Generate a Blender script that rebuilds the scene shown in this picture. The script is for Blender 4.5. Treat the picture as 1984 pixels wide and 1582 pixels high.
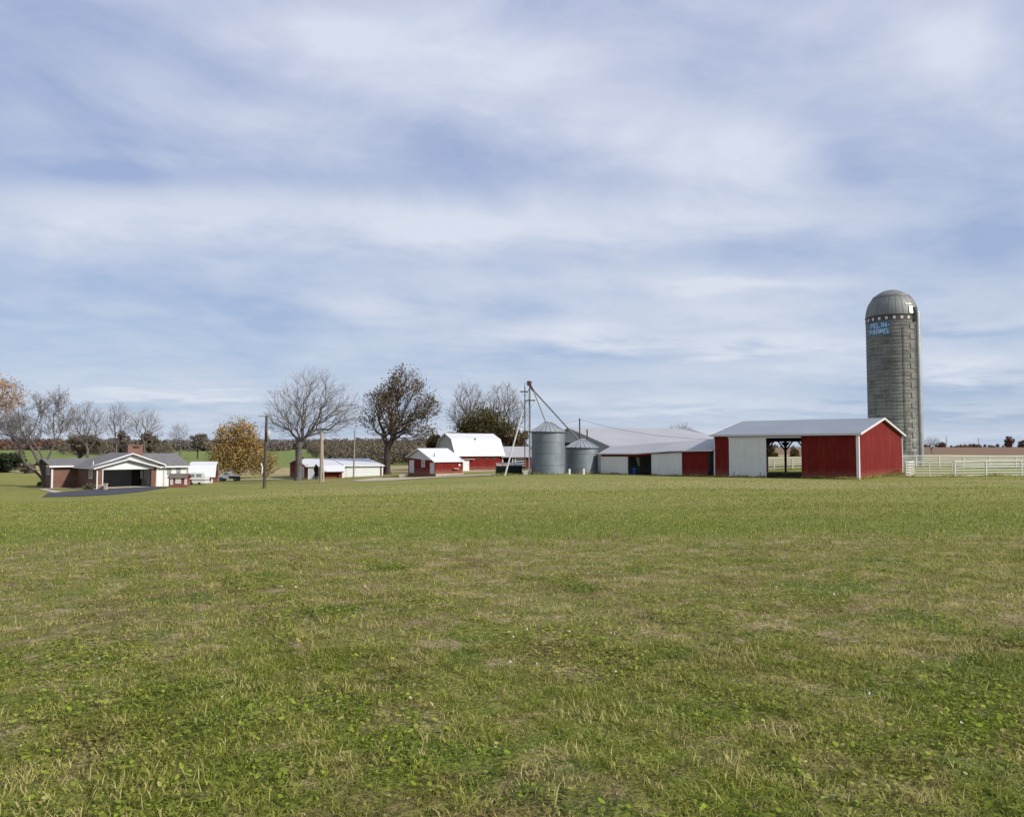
import bpy, math, random
import numpy as np
from mathutils import Vector
R = math.radians
rng = np.random.default_rng(7)
random.seed(11)
scn = bpy.context.scene
col = scn.collection
for o in list(bpy.data.objects): bpy.data.objects.remove(o)

# ------------------------------------------------------------------ camera
F = 1523.0; CX = 992.0; CY = 791.0; PITCH = math.atan(77/1523.0); EYE = 1.6
cd = bpy.data.cameras.new('camera'); cam = bpy.data.objects.new('camera', cd); col.objects.link(cam)
cd.sensor_fit = 'HORIZONTAL'; cd.sensor_width = 36; cd.lens = 36*F/1984
cd.clip_start = 0.05; cd.clip_end = 20000
cam.location = (0, 0, EYE); cam.rotation_euler = (math.pi/2 + PITCH, 0, 0)
scn.camera = cam
scn.render.resolution_x = 1024; scn.render.resolution_y = 816
scn.view_settings.view_transform = 'Standard'; scn.view_settings.look = 'None'
scn.view_settings.exposure = 0.55; scn.view_settings.gamma = 1

# ------------------------------------------------------------------ world: sky with thin high cloud
SUN_EL = 33; SUNH = Vector((.88, -.47)).normalized()
w = bpy.data.worlds.new('World'); scn.world = w; w.use_nodes = True
nt = w.node_tree; nt.nodes.clear()
def N(t, typ, **k):
    n = t.nodes.new(typ)
    for a, b in k.items(): setattr(n, a, b)
    return n
def put(t, sock, v):
    if isinstance(v, bpy.types.NodeSocket): t.links.new(v, sock)
    else: sock.default_value = v
def M(t, op, a, b=0.0, c=0.0, clamp=False):
    n = N(t, 'ShaderNodeMath', operation=op); n.use_clamp = clamp
    put(t, n.inputs[0], a); put(t, n.inputs[1], b)
    if op in ('MULTIPLY_ADD',): put(t, n.inputs[2], c)
    return n.outputs[0]
def mixc(t, f, a, b, mode='MIX'):
    n = N(t, 'ShaderNodeMix', data_type='RGBA', blend_type=mode)
    put(t, n.inputs[0], f); put(t, n.inputs[6], a); put(t, n.inputs[7], b)
    return n.outputs[2]
def noise(t, vec, scale, detail=4, rough=.55, dist=0.0):
    n = N(t, 'ShaderNodeTexNoise'); n.inputs['Scale'].default_value = scale
    n.inputs['Detail'].default_value = detail; n.inputs['Roughness'].default_value = rough
    n.inputs['Distortion'].default_value = dist
    if vec is not None: t.links.new(vec, n.inputs['Vector'])
    return n.outputs['Fac']
def mrange(t, v, a, b, c=0.0, d=1.0, smooth=False):
    n = N(t, 'ShaderNodeMapRange'); n.clamp = True
    if smooth: n.interpolation_type = 'SMOOTHSTEP'
    put(t, n.inputs[0], v)
    for i, x in enumerate((a, b, c, d)): n.inputs[1+i].default_value = x
    return n.outputs[0]
def comb(t, x, y, z):
    n = N(t, 'ShaderNodeCombineXYZ')
    for i, v in enumerate((x, y, z)): put(t, n.inputs[i], v)
    return n.outputs[0]

sky = N(nt, 'ShaderNodeTexSky'); sky.sky_type = 'NISHITA'; sky.sun_disc = False
sky.sun_elevation = R(SUN_EL); sky.sun_rotation = math.atan2(SUNH.x, SUNH.y)
sky.air_density = 1.0; sky.dust_density = 1.0; sky.ozone_density = 1.5
tc = N(nt, 'ShaderNodeTexCoord'); sp = N(nt, 'ShaderNodeSeparateXYZ'); nt.links.new(tc.outputs['Generated'], sp.inputs[0])
dx, dy, dz = sp.outputs
zc = M(nt, 'ADD', M(nt, 'MAXIMUM', dz, 0.0), .10)
u = M(nt, 'DIVIDE', dx, zc); v = M(nt, 'DIVIDE', dy, zc)
# streaks running across and drawn out along the wind
pv = comb(nt, M(nt, 'MULTIPLY', M(nt, 'ADD', u, M(nt, 'MULTIPLY', v, .25)), .75), M(nt, 'MULTIPLY', M(nt, 'SUBTRACT', v, M(nt, 'MULTIPLY', u, .20)), .9), 0.0)
n1 = noise(nt, pv, .75, 3, .45, .2)
n2 = noise(nt, pv, 2.4, 8, .58, .35)
n3 = noise(nt, comb(nt, u, v, 3.3), 1.1, 4, .5, .2)
n5 = noise(nt, comb(nt, M(nt,'ADD', dx, M(nt,'MULTIPLY', dz, .5)), dy, M(nt,'MULTIPLY', dz, 2.1)), 4.6, 7, .56, .5)
n4 = noise(nt, pv, 6.0, 8, .62, .5)
fac = M(nt, 'ADD', M(nt, 'ADD', M(nt, 'MULTIPLY', n1, .85), M(nt, 'MULTIPLY', n2, .75)), M(nt, 'ADD', M(nt, 'MULTIPLY', n3, .45), M(nt, 'MULTIPLY', n4, .16)))
fac = M(nt, 'ADD', M(nt, 'SUBTRACT', fac, 1.105), M(nt, 'MULTIPLY', M(nt, 'SUBTRACT', n5, .5), mrange(nt, dz, .02, .22, .3, .95)))
yy = M(nt, 'MAXIMUM', dy, .08)
A = M(nt, 'ADD', M(nt, 'DIVIDE', dx, yy), M(nt, 'MULTIPLY', M(nt, 'SUBTRACT', n3, .5), .22)); E = M(nt, 'ADD', M(nt, 'DIVIDE', dz, yy), M(nt, 'MULTIPLY', M(nt, 'SUBTRACT', n2, .5), .07))
clouds = [ # direction of each bank (from the horizon), half sizes, weight
 (620,40,260,70,.24),(930,120,230,80,.26),(1180,230,190,60,.22),(1470,290,140,70,.30),(1900,60,90,70,.20),(1880,210,170,80,.16),
 (520,225,150,40,.12),(250,400,380,45,.18),(740,425,330,40,.16),(1100,430,300,45,.16),(1550,415,220,35,.16),(1430,548,190,20,.34),
 (1150,640,110,22,.30),(1300,598,260,22,.14),(1560,662,260,20,.26),(1830,705,170,22,.30),(330,768,260,9,.34),(1500,775,400,16,.12),(800,560,400,40,.10),
 (870,270,200,50,-.16),(180,325,220,22,-.17),(90,60,240,90,-.12),(640,340,150,40,-.16),(1400,60,190,70,-.14),(1660,300,60,60,-.11),
 (300,620,520,90,-.10),(1960,470,120,60,-.18),(1830,645,170,14,-.22),(1850,760,260,18,-.16),(1850,812,240,14,-.16),(450,120,120,60,-.14),(1250,700,200,14,-.12)]
for (px, py, sx_, sy_, wt) in clouds:
    a0 = (px-CX)/F; e0 = (868-py)/F; sa = sx_/F; se = sy_/F
    q = M(nt, 'ADD', M(nt, 'POWER', M(nt, 'ABSOLUTE', M(nt, 'DIVIDE', M(nt, 'SUBTRACT', A, a0), sa)), 2.0), M(nt, 'POWER', M(nt, 'ABSOLUTE', M(nt, 'DIVIDE', M(nt, 'SUBTRACT', E, e0), se)), 2.0))
    fac = M(nt, 'MULTIPLY_ADD', M(nt, 'EXPONENT', M(nt, 'MULTIPLY', q, -.8)), wt*1.6, fac)
fac = mrange(nt, fac, -.34, .46, 0, 1)
skyc = mixc(nt, 1.0, sky.outputs[0], (.100, .100, .100, 1), 'MULTIPLY')
# the blue behind the cloud veil, thin lavender veil over it, then bright cloud
veil = mixc(nt, mrange(nt, dz, 0, .45), (.268, .345, .480, 1), (.232, .278, .445, 1))
base = mixc(nt, .86, skyc, veil)
cl = mixc(nt, fac, base, mixc(nt, mrange(nt, dz, 0, .45), (.475, .512, .575, 1), (.46, .495, .585, 1)))
# towards the ground the world is dull green, as the fields are
bg = N(nt, 'ShaderNodeBackground'); nt.links.new(cl, bg.inputs[0]); bg.inputs[1].default_value = 1.0
ow = N(nt, 'ShaderNodeOutputWorld'); nt.links.new(bg.outputs[0], ow.inputs[0])

# ------------------------------------------------------------------ sun (through thin cloud)
sd = bpy.data.lights.new('sun', 'SUN'); so = bpy.data.objects.new('sun', sd); col.objects.link(so)
sd.energy = 3.4; sd.angle = R(4); sd.color = (1, .94, .85)
ce = math.cos(R(SUN_EL)); tosun = Vector((SUNH.x*ce, SUNH.y*ce, math.sin(R(SUN_EL))))
so.rotation_euler = tosun.to_track_quat('Z', 'Y').to_euler(); so.location = (60, -40, 60)

# ------------------------------------------------------------------ picture <-> place
cp, spi = math.cos(PITCH), math.sin(PITCH)
def ray(px, py):
    x = (px-CX)/F; z = -(py-CY)/F
    Y = cp - z*spi; Z = spi + z*cp
    return x/Y, Z/Y
def W(px, py, D):
    a, e = ray(px, py); return Vector((a*D, D, EYE + e*D))
def ZH(px, py, D): return EYE + ray(px, py)[1]*D

# ------------------------------------------------------------------ terrain height
COLS = [(-.848, 0), (-.553, 0), (-.356, 0), (-.192, 0), (-.028, 0), (.104, 0), (.268, 0), (.465, 0), (.651, 0), (.86, 0)]
DS = [0, 20, 40, 60, 75, 84, 95, 110, 125, 140, 160, 200, 300, 450, 650, 1000, 2500, 6000]
T = [
 [0,-.75,-1.7,-2.7,-3.4,-3.5,-3.5,-3.5,-3.4,-3.3,-3.2,-3.0,-1.5,-.3,1.6,3,8,8],
 [0,-.65,-1.6,-2.6,-3.3,-3.45,-3.42,-3.5,-3.6,-3.7,-3.6,-3.3,-1.7,-.5,1.6,3,8,8],
 [0,-.5,-1.2,-1.95,-2.5,-2.85,-3.2,-3.6,-3.85,-4.28,-4.4,-4.6,-3.3,-1.35,.2,1.6,6,6],
 [0,-.45,-.95,-1.5,-1.95,-2.2,-2.6,-3.2,-3.15,-3.1,-3.3,-3.6,-2.3,-.5,1.6,3,6,6],
 [0,-.45,-.9,-1.3,-1.25,-1.2,-1.65,-2.05,-2.3,-2.35,-2.5,-2.5,-1.0,0,1.6,3,6,6],
 [0,-.40,-.8,-1.1,-1.15,-1.12,-1.2,-1.3,-1.5,-1.8,-2,-2,-.8,.2,1.6,3,6,6],
 [0,-.35,-.7,-1.0,-1.18,-1.2,-1.0,-.9,-.85,-.8,-.8,-.6,-.5,.4,2.0,3,6,6],
 [0,-.30,-.65,-1.0,-1.08,-.75,-.3,-.1,-.15,-.25,-.4,-.5,-.8,.0,2.6,3,6,6],
 [0,-.25,-.6,-.85,-.95,-.6,-.35,-.2,-.2,-.25,-.4,-.5,-.8,.1,2.6,3,6,6],
 [0,-.25,-.5,-.8,-.9,-.6,-.35,-.2,-.2,-.25,-.4,-.5,-.8,.1,2.6,3,6,6]]
TA = np.array([c[0] for c in COLS]); TD = np.array(DS, float); TT = np.array(T)
def _bil(a, D):
    a = np.clip(a, TA[0], TA[-1]); D = np.clip(D, 0, TD[-1])
    i = np.clip(np.searchsorted(TA, a)-1, 0, len(TA)-2); j = np.clip(np.searchsorted(TD, D)-1, 0, len(TD)-2)
    fa = (a-TA[i])/(TA[i+1]-TA[i]); fd = (D-TD[j])/(TD[j+1]-TD[j])
    return (TT[i,j]*(1-fa)+TT[i+1,j]*fa)*(1-fd)+(TT[i,j+1]*(1-fa)+TT[i+1,j+1]*fa)*fd
def zt(X, Y):
    X = np.asarray(X, float); Y = np.asarray(Y, float)
    a = X/np.maximum(Y, 6.0); D = np.maximum(Y, 0)
    s = 0
    for da in (-.05, 0, .05):
        for k in (.94, 1.0, 1.06): s = s + _bil(a+da, D*k)
    z = s/9
    amp = np.clip(Y/30, 0, 1)
    z = z + amp*(.05*np.sin(X*.21+1.3)*np.sin(Y*.17+.5) + .03*np.sin(X*.53+Y*.31))*np.clip(70/np.maximum(Y, 1), .5, 1)
    return z
def ztf(x, y): return float(zt(x, y))
def G(px, D, py=920):
    a = ray(px, py)[0]; return Vector((a*D, D, ztf(a*D, D)))

# ------------------------------------------------------------------ mesh helpers
class MB:
    def __init__(s): s.v = []; s.f = []
    def add(s, vs, fs):
        o = len(s.v); s.v += [tuple(p) for p in vs]; s.f += [tuple(i+o for i in f) for f in fs]; return s
    def box(s, x0, x1, y0, y1, z0, z1):
        return s.add([(x0,y0,z0),(x1,y0,z0),(x1,y1,z0),(x0,y1,z0),(x0,y0,z1),(x1,y0,z1),(x1,y1,z1),(x0,y1,z1)],
                     [(0,3,2,1),(4,5,6,7),(0,1,5,4),(1,2,6,5),(2,3,7,6),(3,0,4,7)])
    def prism(s, poly, d):            # poly: 3D points, extruded by vector d
        n = len(poly); d = Vector(d)
        return s.add([Vector(p) for p in poly]+[Vector(p)+d for p in poly],
                     [tuple(range(n))[::-1], tuple(range(n, 2*n))]+[(i, (i+1) % n, (i+1) % n+n, i+n) for i in range(n)])
    def tube(s, pts, r, n=6, cap=True):
        pts = [Vector(p) for p in pts]
        rs = r if isinstance(r, (list, tuple)) else [r]*len(pts)
        o = len(s.v); fs = []
        for i, p in enumerate(pts):
            d = (pts[min(i+1, len(pts)-1)]-pts[max(i-1, 0)]).normalized()
            a = d.cross(Vector((0,0,1)) if abs(d.z) < .9 else Vector((1,0,0))).normalized(); b = d.cross(a)
            for k in range(n):
                t = 2*math.pi*k/n+math.pi/n; s.v.append(tuple(p+(a*math.cos(t)+b*math.sin(t))*rs[i]))
        for i in range(len(pts)-1):
            for k in range(n):
                k2 = (k+1) % n; s.f.append((o+i*n+k, o+i*n+k2, o+(i+1)*n+k2, o+(i+1)*n+k))
        if cap:
            s.f.append(tuple(o+k for k in range(n))[::-1]); s.f.append(tuple(o+(len(pts)-1)*n+k for k in range(n)))
        return s
    def lathe(s, prof, c=(0,0), n=40, a0=0, a1=2*math.pi):
        full = abs(a1-a0-2*math.pi) < 1e-6; m = n if full else n+1; o = len(s.v)
        for r, z in prof:
            for k in range(m):
                t = a0+(a1-a0)*k/n; s.v.append((c[0]+r*math.cos(t), c[1]+r*math.sin(t), z))
        for i in range(len(prof)-1):
            for k in range(n):
                k2 = (k+1) % m; s.f.append((o+i*m+k, o+i*m+k2, o+(i+1)*m+k2, o+(i+1)*m+k))
        return s
    def build(s, name, mat, parent=None, smooth=False, bevel=0):
        me = bpy.data.meshes.new(name); me.from_pydata(s.v, [], s.f); me.update()
        me.materials.append(mat)
        if smooth: me.polygons.foreach_set('use_smooth', [True]*len(me.polygons))
        o = bpy.data.objects.new(name, me); col.objects.link(o)
        if parent: o.parent = parent
        if bevel:
            b = o.modifiers.new('bevel', 'BEVEL'); b.width = bevel; b.segments = 2; b.limit_method = 'ANGLE'
        return o
def box(*a): return MB().box(*a)
def tag(o, label=None, cat=None, group=None, kind=None):
    if label: o['label'] = label
    if cat: o['category'] = cat
    if group: o['group'] = group
    if kind: o['kind'] = kind
    return o
def thing(name, label, cat, loc, rz=0, group=None):
    o = bpy.data.objects.new(name, None); col.objects.link(o); o.location = loc; o.rotation_euler = (0, 0, rz)
    o.empty_display_size = .3
    return tag(o, label, cat, group)
def copy_tree(o, parent=None):
    c = o.copy(); col.objects.link(c); c.parent = parent
    for ch in list(o.children): copy_tree(ch, c)
    return c
def npmesh(name, V, loops, starts, totals, mat, parent=None, attrs=None, smooth=False):
    me = bpy.data.meshes.new(name)
    me.vertices.add(len(V)); me.vertices.foreach_set('co', np.ascontiguousarray(V, np.float32).ravel())
    me.loops.add(len(loops)); me.loops.foreach_set('vertex_index', np.ascontiguousarray(loops, np.int32))
    me.polygons.add(len(starts)); me.polygons.foreach_set('loop_start', np.ascontiguousarray(starts, np.int32))
    try: me.polygons.foreach_set('loop_total', np.ascontiguousarray(totals, np.int32))
    except Exception: pass
    if smooth: me.polygons.foreach_set('use_smooth', np.ones(len(starts), bool))
    for nm, (kind, arr) in (attrs or {}).items():
        at = me.attributes.new(nm, kind, 'POINT')
        at.data.foreach_set('value' if kind == 'FLOAT' else 'color', np.ascontiguousarray(arr, np.float32).ravel())
    me.update(calc_edges=True); me.validate()
    me.materials.append(mat)
    o = bpy.data.objects.new(name, me); col.objects.link(o)
    if parent: o.parent = parent
    return o
def quadmesh(name, P, mat, parent=None, attrs=None, k=4):   # P: (n,k,3)
    n = len(P); V = P.reshape(-1, 3)
    return npmesh(name, V, np.arange(n*k), np.arange(n)*k, np.full(n, k), mat, parent, attrs)

# ------------------------------------------------------------------ materials
def newmat(name):
    m = bpy.data.materials.new(name); m.use_nodes = True; t = m.node_tree; t.nodes.clear()
    b = N(t, 'ShaderNodeBsdfPrincipled'); o = N(t, 'ShaderNodeOutputMaterial'); t.links.new(b.outputs[0], o.inputs[0])
    return m, t, b
def paint(name, c, rough=.6, var=.12, scale=1.2, rib=None, ribw=.23, ribs=.25, metal=0.0, dirt=None, dirtamt=.35, streak=False, spec=.4, splash=None):
    """painted / metal / masonry surface: base colour, uneven tone, weather marks, and ribs along one local axis"""
    m, t, b = newmat(name); tcn = N(t, 'ShaderNodeTexCoord'); ob = tcn.outputs['Object']
    s = N(t, 'ShaderNodeSeparateXYZ'); t.links.new(ob, s.inputs[0])
    c4 = (*c, 1); lo = tuple(x*(1-var*1.6) for x in c)+(1,); hi = tuple(min(1, x*(1+var)) for x in c)+(1,)
    vec = ob
    if streak: vec = comb(t, M(t,'MULTIPLY', s.outputs[0], 2.2), M(t,'MULTIPLY', s.outputs[1], 2.2), M(t,'MULTIPLY', s.outputs[2], .35))
    f = mrange(t, noise(t, vec, scale, 6, .62), .3, .7)
    cc = mixc(t, f, lo, hi)
    f2 = noise(t, ob, scale*9, 3, .6); cc = mixc(t, mrange(t, f2, .35, .75, 0, var*1.5), cc, tuple(x*.75 for x in c)+(1,))
    if dirt is not None:
        dv = comb(t, M(t,'MULTIPLY', s.outputs[0], 1.5), M(t,'MULTIPLY', s.outputs[1], 1.5), M(t,'MULTIPLY', s.outputs[2], .25))
        fd = mrange(t, noise(t, dv, 1.7, 7, .68), .50, .75, 0, dirtamt)
        cc = mixc(t, fd, cc, (*dirt, 1))
    if splash is not None:   # mud thrown up on the foot of the wall
        zz_ = M(t, 'ADD', s.outputs[2], M(t, 'MULTIPLY', noise(t, ob, 2.3, 5, .65), -.9)); cc = mixc(t, mrange(t, zz_, -.35, .45, .75, 0), cc, (*splash, 1))
    b.inputs['Roughness'].default_value = rough; b.inputs['Metallic'].default_value = metal
    b.inputs['Specular IOR Level'].default_value = spec
    if rib is not None:
        q = None
        for i, k in enumerate(rib):
            if k:
                z_ = M(t, 'MULTIPLY', s.outputs[i], float(k)); q = z_ if q is None else M(t, 'ADD', q, z_)
        ph = M(t, 'FRACT', M(t, 'ABSOLUTE', M(t, 'DIVIDE', q, ribw)))
        tri = M(t, 'ABSOLUTE', M(t, 'SUBTRACT', ph, .5))
        h = mrange(t, tri, .33, .46)
        cc = mixc(t, M(t, 'MULTIPLY', h, ribs), cc, tuple(x*.62 for x in c)+(1,))
        bp = N(t, 'ShaderNodeBump'); bp.inputs['Strength'].default_value = .35; bp.inputs['Distance'].default_value = .03
        t.links.new(h, bp.inputs['Height']); t.links.new(bp.outputs[0], b.inputs['Normal'])
    t.links.new(cc, b.inputs['Base Color'])
    return m
def brickmat(name, c1, c2, mortar, sx=1.0):
    m, t, b = newmat(name); tcn = N(t, 'ShaderNodeTexCoord'); s = N(t, 'ShaderNodeSeparateXYZ'); t.links.new(tcn.outputs['Object'], s.inputs[0])
    br = N(t, 'ShaderNodeTexBrick'); br.inputs['Scale'].default_value = 1.0; br.inputs['Brick Width'].default_value = .24*sx; br.inputs['Row Height'].default_value = .085*sx
    br.inputs['Mortar Size'].default_value = .008; br.inputs['Color1'].default_value = (*c1, 1); br.inputs['Color2'].default_value = (*c2, 1); br.inputs['Mortar'].default_value = (*mortar, 1)
    t.links.new(comb(t, M(t,'ADD',s.outputs[0],s.outputs[1]), s.outputs[2], 0.0), br.inputs['Vector'])
    f = mrange(t, noise(t, tcn.outputs['Object'], .9, 6, .65), .35, .7, 0, .55)
    t.links.new(mixc(t, f, br.outputs[0], tuple(x*.55 for x in c1)+(1,)), b.inputs['Base Color']); b.inputs['Roughness'].default_value = .85
    return m
RED = (.150, .012, .010)
m_red = paint('red_metal_siding', RED, .75, spec=.12, var=.10, scale=.8, rib=(1,1,0), ribw=.24, ribs=.55, dirt=(.24,.075,.05), dirtamt=.40, splash=(.24,.10,.07))
m_redwood = paint('red_painted_wood', (.165,.014,.012), .8, .16, 1.6, spec=.12, rib=(0,0,1), ribw=.20, ribs=.35, dirt=(.25,.085,.06), dirtamt=.4, splash=(.24,.12,.09))
m_whitedoor = paint('white_door_panels', (.65,.65,.62), .55, .05, .7, rib=(1,1,0), ribw=.30, ribs=.22, dirt=(.42,.41,.36), dirtamt=.35)
m_white = paint('white_paint', (.68,.68,.67), .55, .05, 1.0, dirt=(.5,.48,.44), dirtamt=.25)
m_pinkwhite = paint('weathered_white_trim', (.58,.55,.54), .6, .05, 1.0, dirt=(.5,.45,.4), dirtamt=.3)
m_roofgrey = paint('grey_metal_roof', (.25,.28,.31), .5, .06, .25, rib=(1,0,0), ribw=.30, ribs=.28, metal=.15, dirt=(.21,.22,.23), dirtamt=.3)
m_rooflight = paint('pale_galvanised_roof', (.38,.38,.39), .55, .07, .22, rib=(1,0,0), ribw=.30, ribs=.20, metal=.1, dirt=(.40,.37,.36), dirtamt=.35)
m_roofwhite = paint('white_metal_roof', (.60,.615,.63), .5, .03, .4, rib=(1,0,0), ribw=.40, ribs=.12, dirt=(.62,.63,.66), dirtamt=.3)
m_gablemetal = paint('pale_grey_siding', (.36,.37,.38), .55, .05, .5, rib=(1,1,0), ribw=.30, ribs=.25, dirt=(.33,.33,.33), dirtamt=.25)
m_galv = paint('galvanised_steel', (.205,.235,.26), .55, .16, .9, metal=.35, dirt=(.17,.19,.21), dirtamt=.5, rib=(0,0,1), ribw=.10, ribs=.45)
m_galvroof = paint('galvanised_roof_sheet', (.33,.35,.37), .5, .10, .9, metal=.3, dirt=(.26,.27,.28), dirtamt=.4)
m_pipe = paint('weathered_pipe', (.36,.38,.40), .5, .12, 2, metal=.3)
m_rust = paint('rusty_steel', (.085,.045,.038), .8, .3, 3)
m_darksteel = paint('dark_steel', (.055,.06,.075), .6, .2, 2)
m_shingle = paint('grey_shingles', (.165,.158,.162), .9, .18, 2.5, dirt=(.10,.10,.11), dirtamt=.4)
m_brick = brickmat('red_brick', (.165,.068,.044), (.115,.047,.033), (.22,.165,.125))
m_brick2 = brickmat('chimney_brick', (.21,.095,.072), (.15,.065,.05), (.25,.19,.16))
m_stone = brickmat('block_stone', (.36,.31,.26), (.28,.23,.19), (.40,.36,.32), 2.0)
m_glass = paint('window_glass', (.045,.055,.06), .12, .2, 2, spec=.6)
m_greyglass = paint('curtained_glass', (.22,.25,.25), .2, .15, 2)
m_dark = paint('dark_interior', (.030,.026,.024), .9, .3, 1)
m_soil = paint('barn_dirt', (.085,.055,.040), .95, .35, 1.5)
m_wood = paint('weathered_wood', (.16,.115,.08), .85, .3, 2.5, streak=True)
m_polepale = paint('pale_new_pole', (.50,.38,.24), .8, .12, 2, streak=True)
m_polegrey = paint('grey_weathered_pole', (.27,.235,.205), .85, .15, 2, streak=True)
m_poledark = paint('creosoted_pole', (.075,.06,.05), .85, .25, 2, streak=True)
m_concrete = paint('concrete', (.40,.36,.29), .85, .10, .8, dirt=(.35,.31,.25), dirtamt=.4)
m_asphalt = paint('asphalt', (.045,.048,.060), .85, .15, .6, dirt=(.10,.10,.11), dirtamt=.4)
m_gravel = paint('pale_gravel', (.42,.36,.27), .95, .18, 1.2, dirt=(.30,.28,.17), dirtamt=.6)
m_fence = paint('fence_white', (.66,.67,.61), .55, .06, 1.0, dirt=(.45,.46,.36), dirtamt=.3)
m_green = paint('dumpster_green', (.012,.030,.024), .5, .2, 2, rib=(1,1,0), ribw=.35, ribs=.4)
m_tanlid = paint('tan_plastic_lid', (.55,.38,.28), .6, .1, 2)
m_greylid = paint('grey_plastic_lid', (.45,.42,.40), .6, .1, 2)
m_blue = paint('blue_plastic', (.012,.10,.32), .4, .1, 2)
m_black = paint('black_paint', (.012,.012,.014), .5, .2, 2)
m_signblue = paint('faded_sign_blue', (.07,.17,.28), .7, .25, 2.5, dirt=(.12,.16,.18), dirtamt=.6)
m_signlet = paint('sign_lettering', (.46,.60,.74), .7, .12, 3, dirt=(.15,.25,.35), dirtamt=.4)
m_carwhite = paint('car_white', (.70,.72,.73), .25, .03, 1, spec=.6)
m_greywall = paint('grey_garage_wall', (.20,.205,.22), .7, .1, 1, rib=(0,0,1), ribw=.25, ribs=.35)
m_tyre = paint('tyre', (.02,.02,.02), .8, .2, 3)
m_wire = paint('wire', (.06,.06,.065), .6, .1, 1)
def barkmat(name, c): return paint(name, c, .9, .30, 1.6, streak=True)
m_barkgrey = barkmat('grey_bark', (.115,.100,.092)); m_barkdark = barkmat('dark_bark', (.050,.038,.031)); m_twig = barkmat('twigs', (.23,.20,.19)); m_twigdark = barkmat('dark_twigs', (.085,.062,.052))
def leafmat(name, cols, scale=.35, trans=.25):
    m, t, b = newmat(name); geo = N(t, 'ShaderNodeNewGeometry'); tcn = N(t, 'ShaderNodeTexCoord')
    at = N(t, 'ShaderNodeAttribute'); at.attribute_name = 'var'
    f = M(t, 'ADD', M(t, 'MULTIPLY', noise(t, tcn.outputs['Object'], scale, 4, .6), .9), M(t, 'MULTIPLY', at.outputs['Fac'], .55))
    r = N(t, 'ShaderNodeValToRGB'); t.links.new(mrange(t, f, .35, 1.05), r.inputs[0])
    while len(r.color_ramp.elements) < len(cols): r.color_ramp.elements.new(.5)
    for i, c in enumerate(cols): r.color_ramp.elements[i].position = i/(len(cols)-1); r.color_ramp.elements[i].color = (*c, 1)
    t.links.new(r.outputs[0], b.inputs['Base Color']); b.inputs['Roughness'].default_value = .8; b.inputs['Specular IOR Level'].default_value = .15
    tr = N(t, 'ShaderNodeBsdfTranslucent'); t.links.new(r.outputs[0], tr.inputs[0]); mx = N(t, 'ShaderNodeMixShader'); mx.inputs[0].default_value = trans
    o = [n for n in t.nodes if n.type == 'OUTPUT_MATERIAL'][0]
    t.links.new(b.outputs[0], mx.inputs[1]); t.links.new(tr.outputs[0], mx.inputs[2]); t.links.new(mx.outputs[0], o.inputs[0])
    return m
ml_oak = leafmat('oak_leaves_brown', [(.060,.045,.026),(.125,.090,.048),(.20,.135,.080),(.17,.15,.075)])
ml_orange = leafmat('orange_leaves', [(.17,.115,.040),(.30,.20,.060),(.40,.27,.09),(.48,.31,.13)])
ml_peach = leafmat('peach_leaves', [(.28,.16,.08),(.42,.25,.13),(.52,.34,.19)])
ml_olive = leafmat('olive_leaves', [(.038,.040,.014),(.075,.072,.024),(.11,.095,.035),(.12,.080,.040)])
ml_ever = leafmat('evergreen_needles', [(.010,.018,.009),(.022,.034,.015),(.040,.050,.022)], trans=.1)
ml_scrub = leafmat('woodland_twigs', [(.12,.108,.102),(.165,.14,.125),(.20,.165,.15),(.165,.16,.13)], .06)
ml_redwood = leafmat('russet_woodland', [(.12,.075,.060),(.18,.105,.08),(.23,.135,.10)], .05)
ml_burg = leafmat('burgundy_leaves', [(.022,.008,.009),(.050,.012,.014)], 1.0)
ml_brush = leafmat('brush_twigs', [(.105,.092,.068),(.155,.13,.092),(.19,.155,.115)], .1)

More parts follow.
